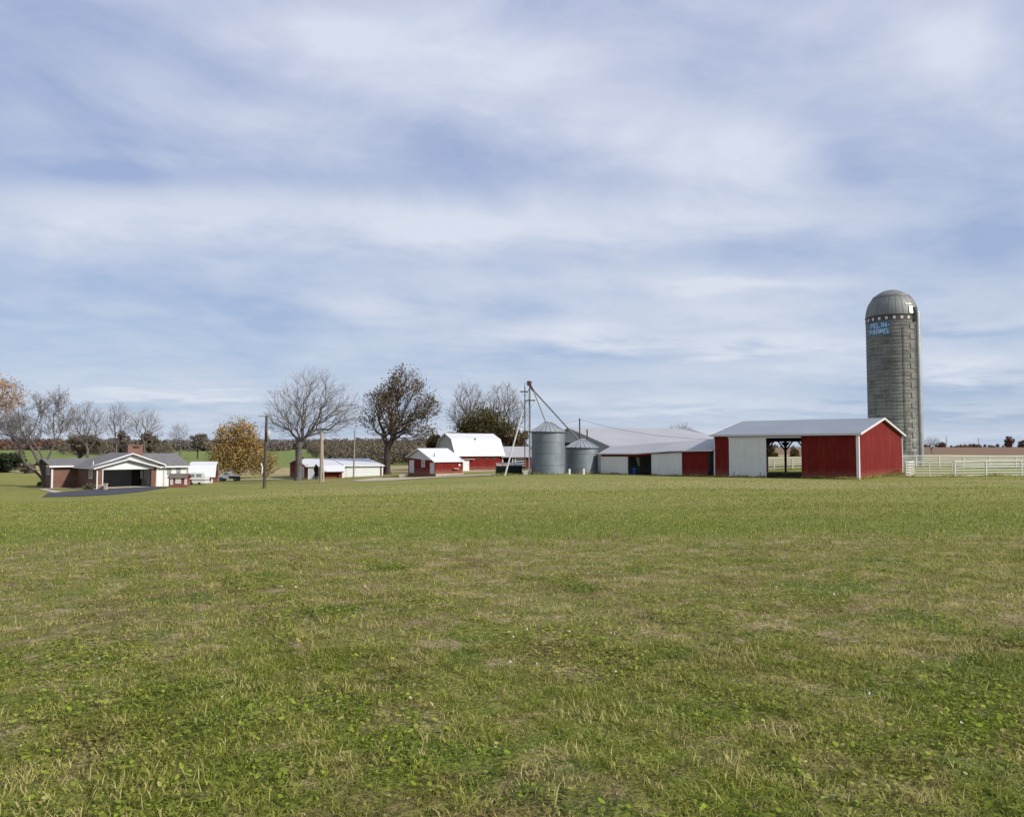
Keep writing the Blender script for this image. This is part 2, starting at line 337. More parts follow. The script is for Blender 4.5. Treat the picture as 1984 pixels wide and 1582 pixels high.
# field colour, shared by the ground sheet and the grass on it
def field_group():
    g = bpy.data.node_groups.new('field_colour', 'ShaderNodeTree')
    g.interface.new_socket('Color', in_out='OUTPUT', socket_type='NodeSocketColor')
    t = g; go = N(t, 'NodeGroupOutput'); geo = N(t, 'ShaderNodeNewGeometry'); s = N(t, 'ShaderNodeSeparateXYZ'); t.links.new(geo.outputs['Position'], s.inputs[0])
    x, y, z = s.outputs; P = comb(t, x, y, 0.0)
    nb = noise(t, P, .13, 4, .6); nm = noise(t, P, .75, 4, .62, .3); ns = noise(t, P, 3.2, 4, .6); nf = noise(t, P, 17, 3, .6)
    stretch = comb(t, M(t,'MULTIPLY', x, .22), y, 0.0); nst = noise(t, stretch, .55, 5, .65)
    ye = M(t, 'ADD', y, M(t, 'ADD', M(t,'MULTIPLY', M(t,'SUBTRACT', nm, .5), 7.0), M(t,'MULTIPLY', x, .06)))
    band = M(t, 'MULTIPLY', mrange(t, ye, 4.0, 9.0, 0, 1, True), mrange(t, ye, 15.0, 19.0, 1, 0, True))
    tanb = M(t, 'MULTIPLY', M(t,'MULTIPLY', mrange(t, M(t,'ADD', ye, 0.0), 46, 52, 0, 1, True), mrange(t, ye, 62, 70, 1, .15, True)), mrange(t, x, -34, -14, 0, 1, True))
    green = mixc(t, mrange(t, ns, .35, .68), (0.132,0.172,0.017,1), (0.216,0.236,0.036,1))
    green = mixc(t, mrange(t, nm, .35, .65, 0, .55), green, (0.228,0.216,0.057,1))
    brown = mixc(t, mrange(t, ns, .3, .7), (0.192,0.164,0.062,1), (0.276,0.240,0.100,1))
    brown = mixc(t, mrange(t, nm, .42, .62, 0, .8), brown, (0.196,0.196,0.052,1))
    dry = mixc(t, nf, (0.320,0.232,0.142,1), (0.432,0.344,0.218,1))
    bfac = M(t, 'ADD', M(t,'MULTIPLY', band, .55), M(t,'MULTIPLY', mrange(t, M(t,'ADD', M(t,'MULTIPLY', nb, .6), M(t,'MULTIPLY', nm, .4)), .42, .58), .48), clamp=True)
    c = mixc(t, bfac, green, brown)
    # dry patches
    dp = M(t,'MULTIPLY', mrange(t, noise(t, P, 1.9, 6, .72, .5), .52, .60), M(t, 'ADD', .62, M(t,'MULTIPLY', band, .40)))
    c = mixc(t, dp, c, dry)
    nearm = mrange(t, y, 13, 20, 1, .25)
    c = mixc(t, M(t,'MULTIPLY', mrange(t, noise(t, comb(t, x, M(t,'MULTIPLY', y, 1.25), 7.0), .8, 6, .68, .5), .53, .62, 0, .62), nearm), c, (.185,.120,.070,1))
    c = mixc(t, M(t,'MULTIPLY', mrange(t, noise(t, comb(t, x, M(t,'MULTIPLY', y, 1.2), 19.0), .9, 6, .66, .5), .54, .63, 0, .65), nearm), c, (.070,.135,.014,1))
    far = mrange(t, y, 16, 30, 0, 1)
    c = mixc(t, M(t,'MULTIPLY', M(t,'MULTIPLY', mrange(t, nst, .42, .68), far), .75), c, (0.268,0.256,0.081,1))
    c = mixc(t, M(t,'MULTIPLY', M(t,'MULTIPLY', mrange(t, noise(t, stretch, .30, 5, .6, .4), .52, .66), far), .6), c, (0.120,0.164,0.021,1))
    # mown green belt, brighter
    c = mixc(t, M(t, 'MULTIPLY', mrange(t, ye, 17.0, 18.5, 0, .45, True), mrange(t, ye, 22, 26, 1, 0, True)), c, (0.120,0.168,0.019,1))
    c = mixc(t, M(t, 'MULTIPLY', tanb, .62), c, (0.336,0.296,0.142,1))
    t.links.new(c, go.inputs[0])
    return g
FG = field_group()
def ground_material():
    m, t, b = newmat('field_ground'); gr = N(t, 'ShaderNodeGroup'); gr.node_tree = FG
    at = N(t, 'ShaderNodeAttribute'); at.attribute_name = 'zone'; s = N(t, 'ShaderNodeSeparateColor'); t.links.new(at.outputs['Color'], s.inputs[0])
    at2 = N(t, 'ShaderNodeAttribute'); at2.attribute_name = 'zone_b'; s2 = N(t, 'ShaderNodeSeparateColor'); t.links.new(at2.outputs['Color'], s2.inputs[0])
    geo = N(t, 'ShaderNodeNewGeometry'); sp_ = N(t, 'ShaderNodeSeparateXYZ'); t.links.new(geo.outputs['Position'], sp_.inputs[0])
    st = comb(t, M(t,'MULTIPLY', sp_.outputs[0], .3), sp_.outputs[1], 0.0)
    nn = noise(t, st, .12, 5, .6); nf = noise(t, geo.outputs['Position'], 1.2, 4, .6)
    c = gr.outputs[0]
    c = mixc(t, s.outputs[0], c, mixc(t, nn, (.29,.23,.125,1), (.40,.34,.19,1)))      # tan stubble
    c = mixc(t, s.outputs[1], c, mixc(t, nn, (.17,.105,.07,1), (.25,.165,.115,1)))   # brown field
    c = mixc(t, s.outputs[2], c, mixc(t, nn, (.115,.165,.040,1), (.21,.24,.08,1)))    # distant pasture
    c = mixc(t, s2.outputs[0], c, mixc(t, nf, (.16,.125,.065,1), (.30,.25,.13,1)))    # worn earth round the buildings
    # gaps between the plants near the viewer: soil shows
    hs = noise(t, geo.outputs['Position'], 28, 3, .7)
    near = mrange(t, sp_.outputs[1], 5, 40, 1, .25)
    c = mixc(t, M(t,'MULTIPLY', mrange(t, hs, .38, .58, .72, 0), near), c, (.050,.050,.018,1))
    t.links.new(c, b.inputs['Base Color']); b.inputs['Roughness'].default_value = .95; b.inputs['Specular IOR Level'].default_value = .1
    bp = N(t, 'ShaderNodeBump'); bp.inputs['Strength'].default_value = .5; bp.inputs['Distance'].default_value = .10
    t.links.new(M(t,'ADD', noise(t, geo.outputs['Position'], 3.5, 5, .7), M(t,'MULTIPLY', noise(t, geo.outputs['Position'], 14, 3, .7), .4)), bp.inputs['Height']); t.links.new(bp.outputs[0], b.inputs['Normal'])
    return m
def grass_material(name, leafy=False):
    m, t, b = newmat(name); gr = N(t, 'ShaderNodeGroup'); gr.node_tree = FG
    at = N(t, 'ShaderNodeAttribute'); at.attribute_name = 'var'; v_ = at.outputs['Fac']
    at2 = N(t, 'ShaderNodeAttribute'); at2.attribute_name = 'dry'
    c = gr.outputs[0]
    c = mixc(t, mrange(t, v_, 0, .5, .70, 0), c, (.040,.072,.008,1))
    c = mixc(t, mrange(t, v_, .5, 1, 0, .65), c, (.34,.44,.06,1) if leafy else (.44,.44,.13,1))
    c = mixc(t, at2.outputs['Fac'], c, (.55,.44,.27,1))
    sc = mixc(t, 1.0, c, (1.12,1.19,.84,1), 'MULTIPLY')
    t.links.new(sc, b.inputs['Base Color']); b.inputs['Roughness'].default_value = .65; b.inputs['Specular IOR Level'].default_value = .2
    tr = N(t, 'ShaderNodeBsdfTranslucent'); t.links.new(sc, tr.inputs[0]); mx = N(t, 'ShaderNodeMixShader'); mx.inputs[0].default_value = .45
    o = [n for n in t.nodes if n.type == 'OUTPUT_MATERIAL'][0]
    t.links.new(b.outputs[0], mx.inputs[1]); t.links.new(tr.outputs[0], mx.inputs[2]); t.links.new(mx.outputs[0], o.inputs[0])
    return m

# ------------------------------------------------------------------ ground sheet
def build_ground():
    tx = np.linspace(-1, 1, 420); X = np.sinh(tx*5.0)/np.sinh(5.0)*6000
    ty = np.linspace(0, 1, 520); Yp = np.sinh(ty*4.9)/np.sinh(4.9)*6500
    Y = np.concatenate([-np.array([3000, 1200, 400, 120, 40, 12, 4.])[:], Yp])
    gx, gy = np.meshgrid(X, Y); z = zt(gx, gy)
    V = np.stack([gx, gy, z], -1).reshape(-1, 3); ny, nx = gx.shape
    i = (np.arange(ny-1)[:, None]*nx+np.arange(nx-1)[None, :]).ravel()
    loops = np.stack([i, i+1, i+1+nx, i+nx], 1).ravel(); n = len(i)
    a = (V[:, 0]/np.maximum(V[:, 1], 1)); D = V[:, 1]
    def sm(v, a0, b0): t = np.clip((v-a0)/(b0-a0), 0, 1); return t*t*(3-2*t)
    wob = 1+.05*np.sin(a*23)+.03*np.sin(a*51+1)
    Dw = D*wob; left = sm(-a, -.10, .02); right = 1-left
    tan = left*(sm(Dw, 148, 165)*(1-sm(Dw, 205, 225))) + right*(sm(Dw, 104, 122)*(1-sm(Dw, 250, 310)))
    brown = right*sm(Dw, 255, 320)
    past = left*sm(Dw, 210, 235)
    zone = np.stack([np.clip(tan,0,1), np.clip(brown,0,1), np.clip(past,0,1), np.ones_like(a)], 1)
    x, y = V[:, 0], V[:, 1]
    worn = np.zeros_like(a)
    for (px, D0, rx, ry, wt) in ((870,112,24,8,.8),(985,88,7,4,.8),(1060,83,5,3,.5),(1240,82,9,3.0,.5),(1520,72,7,1.6,.6),(850,150,30,14,.7),(640,124,10,3,.5),(130,99,6,2,.6),(1720,76,5,5,.35)):
        c = G(px, D0); worn = np.maximum(worn, wt*np.exp(-(((x-c.x)/rx)**2+((y-c.y)/ry)**2)))
    zb = np.stack([worn, worn*0, worn*0, np.ones_like(a)], 1)
    o = npmesh('ground', V, loops, np.arange(n)*4, np.full(n, 4), ground_material(), attrs={'zone': ('FLOAT_COLOR', zone), 'zone_b': ('FLOAT_COLOR', zb)}, smooth=True)
    o['kind'] = 'structure'
build_ground()

def drape(name, outline, mat, off=.05, step=1.0):
    """a flat sheet laid on the terrain: outline is a strip of (left, right) point pairs"""
    vs = []; fs = []; rows = []
    for k in range(len(outline)-1):
        (l0, r0), (l1, r1) = outline[k], outline[k+1]; n = max(1, int((Vector(l1)-Vector(l0)).length/step))
        for j in range(n+(k == len(outline)-2)): 
            t = j/n; rows.append((Vector(l0).lerp(Vector(l1), t), Vector(r0).lerp(Vector(r1), t)))
    m = 12
    for l, r in rows:
        for q in range(m+1): p = l.lerp(r, q/m); vs.append((p.x, p.y, ztf(p.x, p.y)+off))
    for i in range(len(rows)-1):
        for q in range(m): a = i*(m+1)+q; fs.append((a, a+1, a+m+2, a+m+1))
    o = MB().add(vs, fs).build(name, mat, smooth=True); o['kind'] = 'structure'; return o
g2 = lambda px, D: (G(px, D).x, D)
drape('gravel_drive', [(g2(684,113), g2(686,117)), (g2(720,108), g2(725,122)), (g2(800,104), g2(800,118)), (g2(880,103), g2(890,115)), (g2(965,99), g2(975,106))], m_gravel)
drape('farm_road', [(g2(410,141), g2(413,146)), (g2(480,137), g2(480,142)), (g2(566,134), g2(566,139))], m_concrete)

# ------------------------------------------------------------------ buildings
def solve_x(o, th, w, px, py=900):          # local x on the line y = w that stands at picture column px
    a = ray(px, py)[0]; u_ = (math.cos(th), math.sin(th)); v_ = (-math.sin(th), math.cos(th))
    return (a*(o.y+w*v_[1])-(o.x+w*v_[0]))/(u_[0]-a*u_[1])
def solve_y(o, th, x, px, py=900):
    a = ray(px, py)[0]; u_ = (math.cos(th), math.sin(th)); v_ = (-math.sin(th), math.cos(th))
    return (a*(o.y+x*u_[1])-(o.x+x*u_[0]))/(v_[0]-a*v_[1])
def depth(o, th, x, y): return o.y+x*math.sin(th)+y*math.cos(th)
def zloc(o, th, x, y, px, py): return ZH(px, py, depth(o, th, x, y))-o.z
def slab(pts, t=.08):                        # a roof plane: quad given ccw seen from above, thickness t downwards
    return MB().prism([Vector(p)-Vector((0,0,t)) for p in pts], (0,0,t))

# ---- big red barn
th = R(-40); A_ = W(1665, 929, 68)
vv = Vector((-math.sin(th), math.cos(th), 0)); uu = Vector((math.cos(th), math.sin(th), 0))
s_ = -solve_x(Vector((A_.x, A_.y, 0)), th, 0, 1384)
O = A_ - uu*s_; O.z = -1.16
L = s_; Dp = solve_y(O, th, L, 1748, 880)
barn = thing('red_barn', 'large red metal barn with grey roof and a doorway one can see right through', 'barn', O, th)
ev = zloc(O, th, L, 0, 1665, 839); rd = zloc(O, th, L, Dp/2, 1706, 810.5)
d0 = solve_x(O, th, 0, 1415); d1 = solve_x(O, th, 0, 1485); d2 = solve_x(O, th, 0, 1553)
dh = zloc(O, th, d1, 0, 1500, 848)
f = MB().box(0, d1-.05, 0, .12, -.5, ev-.02); f.box(d2, L, 0, .12, -.5, ev-.02); f.box(d1-.05, d2, 0, .12, dh, ev-.02)
f.build('front_wall', m_red, barn)
side = [(L-.12,.121,-.5),(L-.12,Dp-.06,-.5),(L-.12,Dp-.06,ev-.04),(L-.12,Dp/2,rd-.06),(L-.12,.121,ev-.04)]
sd_ = MB().prism(side, (.12,0,0)).build('gable_wall', m_red, barn)
MB().box(0, .12, .121, Dp*.60, -.5, ev-.02).box(0, .12, Dp*.60, Dp, dh-.35, ev-.02).build('side_wall', m_red, barn)
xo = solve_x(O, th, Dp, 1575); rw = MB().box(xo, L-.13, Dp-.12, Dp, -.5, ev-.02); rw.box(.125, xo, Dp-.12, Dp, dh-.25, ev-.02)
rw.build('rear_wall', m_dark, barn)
oh = .28; sl = (rd-ev)/(Dp/2)
roof = MB()
roof.add(slab([(-oh,-oh,ev-sl*oh+.06),(L+oh,-oh,ev-sl*oh+.06),(L+oh,Dp/2,rd+.06),(-oh,Dp/2,rd+.06)]).v, [(3,2,1,0),(4,5,6,7),(0,1,5,4),(1,2,6,5),(2,3,7,6),(3,0,4,7)])
roof.add(slab([(-oh,Dp/2,rd+.06),(L+oh,Dp/2,rd+.06),(L+oh,Dp+oh,ev-sl*oh+.06),(-oh,Dp+oh,ev-sl*oh+.06)]).v, [(3,2,1,0),(4,5,6,7),(0,1,5,4),(1,2,6,5),(2,3,7,6),(3,0,4,7)])
roof.build('roof', m_roofgrey, barn)
tr = MB()
tr.box(-oh-.02, L+oh+.02, -oh-.05, -oh-.003, ev-sl*oh-.10, ev-sl*oh+.075)
for sx0 in (L+oh+.003, -oh-.05):
    tr.prism([(sx0,-oh-.05,ev-sl*oh-.10),(sx0,Dp/2,rd-.10),(sx0,Dp/2,rd+.09),(sx0,-oh-.05,ev-sl*oh+.09)], (.05,0,0))
    tr.prism([(sx0,Dp+oh,ev-sl*oh-.10),(sx0,Dp+oh,ev-sl*oh+.09),(sx0,Dp/2,rd+.09),(sx0,Dp/2,rd-.10)], (.05,0,0))
tr.build('roof_trim', m_pinkwhite, barn)
c1 = MB().box(L-.20, L+.035, -.05, .20, -.45, ev-.05).build('corner_trim', m_white, barn)
box(L-.06, L+.035, Dp-.12, Dp+.05, -.45, ev-.05).build('corner_trim', m_pinkwhite, barn)
box(-.03, .09, -.04, .05, -.3, ev-.05).build('corner_trim', m_pinkwhite, barn)
dr = box(d0, d1, -.16, -.06, -.02, dh-.03).build('sliding_door', m_whitedoor, barn)
fr = MB().box(d0-.04, d0+.05, -.185, -.045, -.03, dh-.02).box(d1-.05, d1+.04, -.185, -.045, -.03, dh-.02).box(d0, d1, -.185, -.161, dh-.12, dh-.02); fr.build('door_edge', m_white, dr)
for hx in (d0+.42, d1-.55): box(hx, hx+.03, -.21, -.162, .02, .55).build('door_bolt', m_darksteel, dr)
box(d0-.1, d2+.05, -.24, -.04, dh-.01, dh+.11).build('door_track', m_pinkwhite, barn)
# rear posts with knee braces, seen against the light through the doorway
for k, pxp in enumerate((1487, 1523, 1562)):
    x = solve_x(O, th, Dp-.3, pxp)
    p = MB().box(x-.10, x+.10, Dp-.5, Dp-.3, -.3, dh)
    for sgn in (-1, 1):
        p.tube([(x, Dp-.4, dh-1.25), (x+sgn*.8, Dp-.4, dh-.2)], .09, 4)
        p.prism([(x, Dp-.42, dh-.95), (x+sgn*.55, Dp-.42, dh-.3), (x, Dp-.42, dh-.3)], (0, .04, 0))
    p.build('post', m_dark, barn)
tr_ = MB()
for k in range(6):
    x = .8+k*(L-1.6)/5; tr_.box(x-.05, x+.05, .3, Dp-.3, ev-.25, ev-.05); tr_.tube([(x,.3,ev-.1),(x,Dp/2,rd-.2),(x,Dp-.3,ev-.1)], .06, 4)
    for w_ in (.25,.5,.75): tr_.tube([(x, Dp*w_, ev-.1), (x, Dp*(w_+.125 if w_ < .6 else w_-.125), ev+(rd-ev)*.6)], .05, 4)
tr_.build('truss', m_wood, barn)
MB().box(.13, L-.13, .13, Dp-.13, -.25, .03).build('dirt_floor', m_soil, barn)
O_barn, th_barn, L_barn, D_barn = O.copy(), th, L, Dp

# ---- long low lean-to shed on the barn's left
th = R(-40); L = 13.3
O2 = O_barn.copy(); L = -solve_x(O_barn, th, 0, 1165); O2 = O_barn-uu*L; O2.z = -1.34
shed = thing('low_shed', 'long low red shed with sagging eave and two white sliding doors beside a dark doorway', 'shed', O2, th)
sx = lambda px: solve_x(O2, th, 0, px)
keys = [(1165,877.5),(1235,877.5),(1300,872.5),(1383,871)]
kz = [(sx(p), zloc(O2, th, sx(p), 0, p, y)) for p, y in keys]
def evz(x):
    for (x0,z0),(x1,z1) in zip(kz, kz[1:]):
        if x <= x1: return z0+(z1-z0)*(x-x0)/(x1-x0)
    return kz[-1][1]
Lx = kz[-1][0]
xs = [0]+[k[0] for k in kz[1:]]; 
def wallseg(mb, xa, xb, zb, y0=0, y1=.1, top=-.02, zb1=None):
    brk = sorted({xa, xb}|{k[0] for k in kz if xa < k[0] < xb})
    for a, b in zip(brk, brk[1:]):
        mb.prism([(a,y0,zb),(b,y0,zb),(b,y0,evz(b)+top),(a,y0,evz(a)+top)], (0, y1-y0, 0))
q0, q1, q2, q3, q4 = sx(1166), sx(1217), sx(1264), sx(1321.5), sx(1376)
wl = MB(); wallseg(wl, .0, q1, -.5); wallseg(wl, q2, Lx-.65, -.5)
for a, b in ((q1, q2),):
    brk = sorted({a,b}|{k[0] for k in kz if a < k[0] < b})
    for c, d in zip(brk, brk[1:]): wl.prism([(c,0,evz(c)-.36),(d,0,evz(d)-.36),(d,0,evz(d)-.02),(c,0,evz(c)-.02)], (0,.1,0))
wl.build('front_wall', m_red, shed)
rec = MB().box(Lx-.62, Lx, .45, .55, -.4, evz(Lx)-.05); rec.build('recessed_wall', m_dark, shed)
box(Lx-.66, Lx-.04, -.35, .02, -.2, .10).build('step', m_concrete, shed)
for (a, b, zt0) in ((q0, q1, .36), (q2, q3, .22)):
    d = MB(); brk = [a, b]; d.prism([(a,-.12,.02),(b,-.12,.02),(b,-.12,evz(b)-zt0),(a,-.12,evz(a)-zt0)], (0,.07,0)); dd = d.build('sliding_door', m_whitedoor, shed)
    box(a-.03,a+.04,-.145,-.04,.01,evz(a)-zt0).build('door_edge', m_white, dd); box(b-.04,b+.03,-.145,-.04,.01,evz(b)-zt0).build('door_edge', m_white, dd)
# roof: front strip with the sag, running up to the big building behind
zT = zloc(O2, th, Lx, 3.0, 1408, 848); 
z1 = ZH(1187, 864, depth(O2, th, 0, 2.3))-O2.z
rf = MB(); fasc = MB()
def topz(x): return z1+(zT-z1)*x/Lx
for (xa, za), (xb, zb_) in zip(kz, kz[1:]):
    pa, pb = 2.3+.7*xa/Lx, 2.3+.7*xb/Lx
    a2 = xa-(.25 if xa == kz[0][0] else 0)
    rf.add(slab([(a2,-.25,za-.02),(xb,-.25,zb_-.02),(xb,pb,topz(xb)),(a2,pa,topz(xa))], .06).v, [(3,2,1,0),(4,5,6,7),(0,1,5,4),(1,2,6,5),(2,3,7,6),(3,0,4,7)])
    fasc.prism([(a2,-.29,za-.13),(xb,-.29,zb_-.13),(xb,-.29,zb_-.015),(a2,-.29,za-.015)], (0,.035,0))
rf.build('roof', m_rooflight, shed); fasc.build('roof_trim', m_pinkwhite, shed)
MB().box(.0,.1,.11,2.2,-.5,evz(0)-.05).build('end_wall', m_gablemetal, shed)
MB().box(.1, Lx, .15, 3.0, -.3, .03).build('dirt_floor', m_soil, shed)
for x in (q1+.05, q2-.05): box(x-.07,x+.07,.12,.26,-.2,evz(x)-.36).build('post', m_dark, shed)

# ---- the big pale-roofed building behind
E0 = W(1187, 864, 87.2); E0.z = E0.z
th3 = math.atan2(.31, .95)
O3 = Vector((E0.x, E0.y, -1.3)); e3 = E0.z+1.3
P3 = W(1107, 828, 99); hw = (Vector((P3.x,P3.y))-Vector((O3.x,O3.y))).length; r3 = zloc(O3, th3, 0, hw, 1107, 828.5)
big = thing('machine_building', 'wide pale grey metal building with a low pitched roof rising behind the low red shed', 'farm building', O3, th3)
xr = solve_x(O3, th3, hw, 1332, 832)
MB().prism([(0,0,-1),(0,2*hw,-1),(0,2*hw,e3),(0,hw,r3-.03),(0,0,e3)], (.12,0,0)).build('gable_wall', m_gablemetal, big)
bw = MB().box(.121,xr,0,.12,-1,e3-.03).box(.121,xr,2*hw-.12,2*hw,-1,e3-.03); bw.prism([(xr-.12,.13,-1),(xr-.12,2*hw-.13,-1),(xr-.12,2*hw-.13,e3-.05),(xr-.12,hw,r3-.1),(xr-.12,.13,e3-.05)],(.115,0,0)); bw.build('wall', m_gablemetal, big)
rr = MB(); FS = [(3,2,1,0),(4,5,6,7),(0,1,5,4),(1,2,6,5),(2,3,7,6),(3,0,4,7)]
rr.add(slab([(-.25,-.3,e3-.05),(xr+.25,-.3,e3-.05),(xr+.25,hw,r3+.05),(-.25,hw,r3+.05)]).v, FS)
rr.add(slab([(-.25,hw,r3+.05),(xr+.25,hw,r3+.05),(xr+.25,2*hw+.3,e3-.05),(-.25,2*hw+.3,e3-.05)]).v, FS)
rr.build('roof', m_rooflight, big)
rk = MB()
rk.prism([(-.30,-.3,e3-.18),(-.30,hw,r3-.09),(-.30,hw,r3+.06),(-.30,-.3,e3-.03)],(.045,0,0)); rk.prism([(-.30,2*hw+.3,e3-.18),(-.30,2*hw+.3,e3-.03),(-.30,hw,r3+.06),(-.30,hw,r3-.09)],(.045,0,0))
rk.build('roof_trim', m_pinkwhite, big)
ox = solve_y(O3, th3, 0, 1099, 860)
box(-.03, -.002, ox-.9, ox+.9, ZH(1099,864,102)-O3.z, ZH(1099,857,102)-O3.z).build('vent_opening', m_dark, big)
# roof filling between shed and building
def wl_(o, th, x, y, z): return o+Vector((x*math.cos(th)-y*math.sin(th), x*math.sin(th)+y*math.cos(th), z))
cpts = [wl_(O2,th,0,2.25,z1-.05), wl_(O2,th,Lx,2.95,zT-.05), wl_(O_barn,th_barn,-.02,D_barn-.2,e3+O3.z-O_barn.z-.3), wl_(O3,th3,xr,-.02,e3-.12), wl_(O3,th3,.2,-.02,e3-.12)]
inv = [ (Vector(p)-O2) for p in cpts]; cth, sth = math.cos(-th), math.sin(-th)
loc = [Vector((p.x*cth-p.y*sth, p.x*sth+p.y*cth, p.z)) for p in inv]
MB().add(loc+[p-Vector((0,0,.05)) for p in loc], [(0,1,2),(0,2,3),(0,3,4),(5,7,6),(5,8,7),(5,9,8)]).build('valley_roof', m_rooflight, shed)

# ---- silo
ps = W(1734, 885, 93.3); Rs = 2.84; zs = ztf(ps.x, ps.y)-.3
fa = math.atan2(-ps.y, -ps.x)                 # direction from the silo to the viewer
silo = thing('concrete_silo', 'tall weathered concrete stave silo with metal dome behind the red barn', 'silo', (ps.x, ps.y, zs), 0)
ztop = ZH(1731, 609, ps.y-Rs*.8)-zs; zdome = ZH(1731, 562, ps.y)-zs
def silo_mat():
    m, t, b = newmat('silo_concrete'); uvn = N(t, 'ShaderNodeTexCoord'); s = N(t, 'ShaderNodeSeparateXYZ'); t.links.new(uvn.outputs['Object'], s.inputs[0])
    ang = M(t, 'MULTIPLY', M(t, 'ARCTAN2', s.outputs[1], s.outputs[0]), Rs); z = s.outputs[2]
    br = N(t, 'ShaderNodeTexBrick'); br.inputs['Scale'].default_value = 1; br.inputs['Brick Width'].default_value = .76; br.inputs['Row Height'].default_value = .26; br.inputs['Mortar Size'].default_value = .012
    br.inputs['Color1'].default_value = (.235,.235,.22,1); br.inputs['Color2'].default_value = (.185,.185,.172,1); br.inputs['Mortar'].default_value = (.07,.066,.058,1)
    t.links.new(comb(t, z, ang, 0.0), br.inputs['Vector'])
    hv = comb(t, M(t,'MULTIPLY', ang, .45), M(t,'MULTIPLY', z, 2.2), 0.0); vv_ = comb(t, M(t,'MULTIPLY', ang, 2.6), M(t,'MULTIPLY', z, .35), 2.0)
    nh = noise(t, hv, .9, 6, .7, .3); nv = noise(t, vv_, .8, 6, .7, .4); nbl = noise(t, comb(t, ang, z, 0.0), .45, 5, .65)
    low = mrange(t, M(t,'ADD', z, M(t,'MULTIPLY', M(t,'SUBTRACT', nbl, .5), 8)), 3, 12, 1, 0)
    c = mixc(t, M(t,'MULTIPLY', low, .75), br.outputs[0], (.37,.375,.33,1))
    c = mixc(t, mrange(t, nh, .46, .62, 0, .72), c, (.085,.080,.066,1))
    c = mixc(t, M(t,'MULTIPLY', mrange(t, nv, .47, .60, 0, .85), low), c, (.105,.10,.088,1))
    c = mixc(t, mrange(t, nbl, .52, .66, 0, .5), c, (.235,.235,.21,1))
    t.links.new(c, b.inputs['Base Color']); b.inputs['Roughness'].default_value = .9
    bp = N(t, 'ShaderNodeBump'); bp.inputs['Strength'].default_value = .5; bp.inputs['Distance'].default_value = .02; t.links.new(br.outputs['Fac'], bp.inputs['Height']); bp.invert = True
    t.links.new(bp.outputs[0], b.inputs['Normal']); return m
MB().lathe([(Rs,-.5),(Rs,ztop)], n=72).build('stave_wall', silo_mat(), silo, smooth=True)
hp = MB(); zz = .6
while zz < ztop-.6: hp.lathe([(Rs+.002,zz-.018),(Rs+.035,zz),(Rs+.002,zz+.018)], n=72); zz += .42
hp.build('hoops', paint('rusty_hoops', (.12,.105,.09), .7, .3, 2), silo, smooth=True)
m_dome = paint('dome_sheet', (.20,.205,.20), .6, .12, .8, metal=.25, dirt=(.19,.17,.16), dirtamt=.55)
H = zdome-ztop; dm = MB()
prof = [(Rs*1.015, ztop-.02)]
for k in range(0, 17):
    t_ = k/16*math.pi/2; prof.append((Rs*math.cos(t_)*1.0+.02, ztop+.05+(H-.05)*math.sin(t_)))
nseg = 48
dm.lathe(prof, n=nseg); dm.build('dome', m_dome, silo, smooth=False)
rb = MB()
for k in range(24):
    t_ = 2*math.pi*k/24; pts = [(math.cos(t_)*(r+.01), math.sin(t_)*(r+.01), z+.01) for r, z in prof[1:11]]; rb.tube(pts, .013, 4)
rb.lathe([(prof[9][0]+.0, prof[9][1]-.14),(prof[9][0]+.10, prof[9][1]-.06),(prof[9][0]-.04, prof[9][1]+.16)], n=72)
rb.build('dome_ribs', paint('dome_rib', (.17,.17,.165), .5, .1, 1, metal=.3), silo)
MB().lathe([(Rs+.01,ztop-.10),(Rs+.07,ztop-.06),(Rs+.07,ztop+.03),(Rs+.02,ztop+.06)], n=72).build('dome_rim', m_darksteel, silo, smooth=True)
for k in range(22):
    t_ = fa+2*math.pi*(k+.35)/22; m_ = MB(); rr_ = Rs+.03
    hwid = .145
    ps_ = []
    for (dw, z_) in ((-hwid, ztop-.56), (hwid, ztop-.56), (hwid, ztop-.22), (-hwid, ztop-.22)):
        aa = t_+dw/rr_; ps_.append((math.cos(aa)*rr_, math.sin(aa)*rr_, z_))
    m_.prism(ps_, (math.cos(t_)*.02, math.sin(t_)*.02, 0)); m_.build('vent_square', m_pinkwhite, silo)
MB().lathe([(Rs+.004,ztop-.68),(Rs+.02,ztop-.68),(Rs+.02,ztop-.12),(Rs+.004,ztop-.12)], n=72).build('painted_band', paint('dark_band', (.085,.075,.068), .8, .2, 1), silo)
ar = lambda off: fa+off      # positive = to the right as seen from the camera
def cyl(off, r, z): return Vector((math.cos(ar(off))*r, math.sin(ar(off))*r, z))
# dome hatch catching the light, chute and ladder
ha = .80
hz = ztop+.10
MB().prism([cyl(ha-.10,Rs+.06,hz), cyl(ha+.10,Rs+.06,hz), cyl(ha+.10,Rs-.05,hz+.85), cyl(ha-.10,Rs-.05,hz+.85)], cyl(ha,.06,0)).build('hatch_door', paint('bright_tin', (.85,.85,.82), .35, .02, 1, metal=.2), silo)
MB().prism([cyl(ha-.22,Rs-.12,hz+1.02), cyl(ha+.10,Rs-.12,hz+1.02), cyl(ha+.08,Rs-.52,hz+1.65), cyl(ha-.20,Rs-.52,hz+1.65)], cyl(ha,.06,0)).build('dome_panel', paint('pale_tin', (.60,.58,.50), .4, .05, 1, metal=.2), silo)
ch = MB(); chc = cyl(1.22, Rs, 0); ch.lathe([(.37,-.3),(.37,ztop+.15),(.24,ztop+.45)], (chc.x, chc.y), 20); ch.build('chute', paint('chute_metal', (.27,.29,.285), .55, .12, 1, metal=.35), silo, smooth=True)
ld = MB()
for o_ in (.965, 1.02): ld.tube([cyl(o_, Rs+.14, .5), cyl(o_, Rs+.14, ztop+.6)], .022, 4)
zz = .7
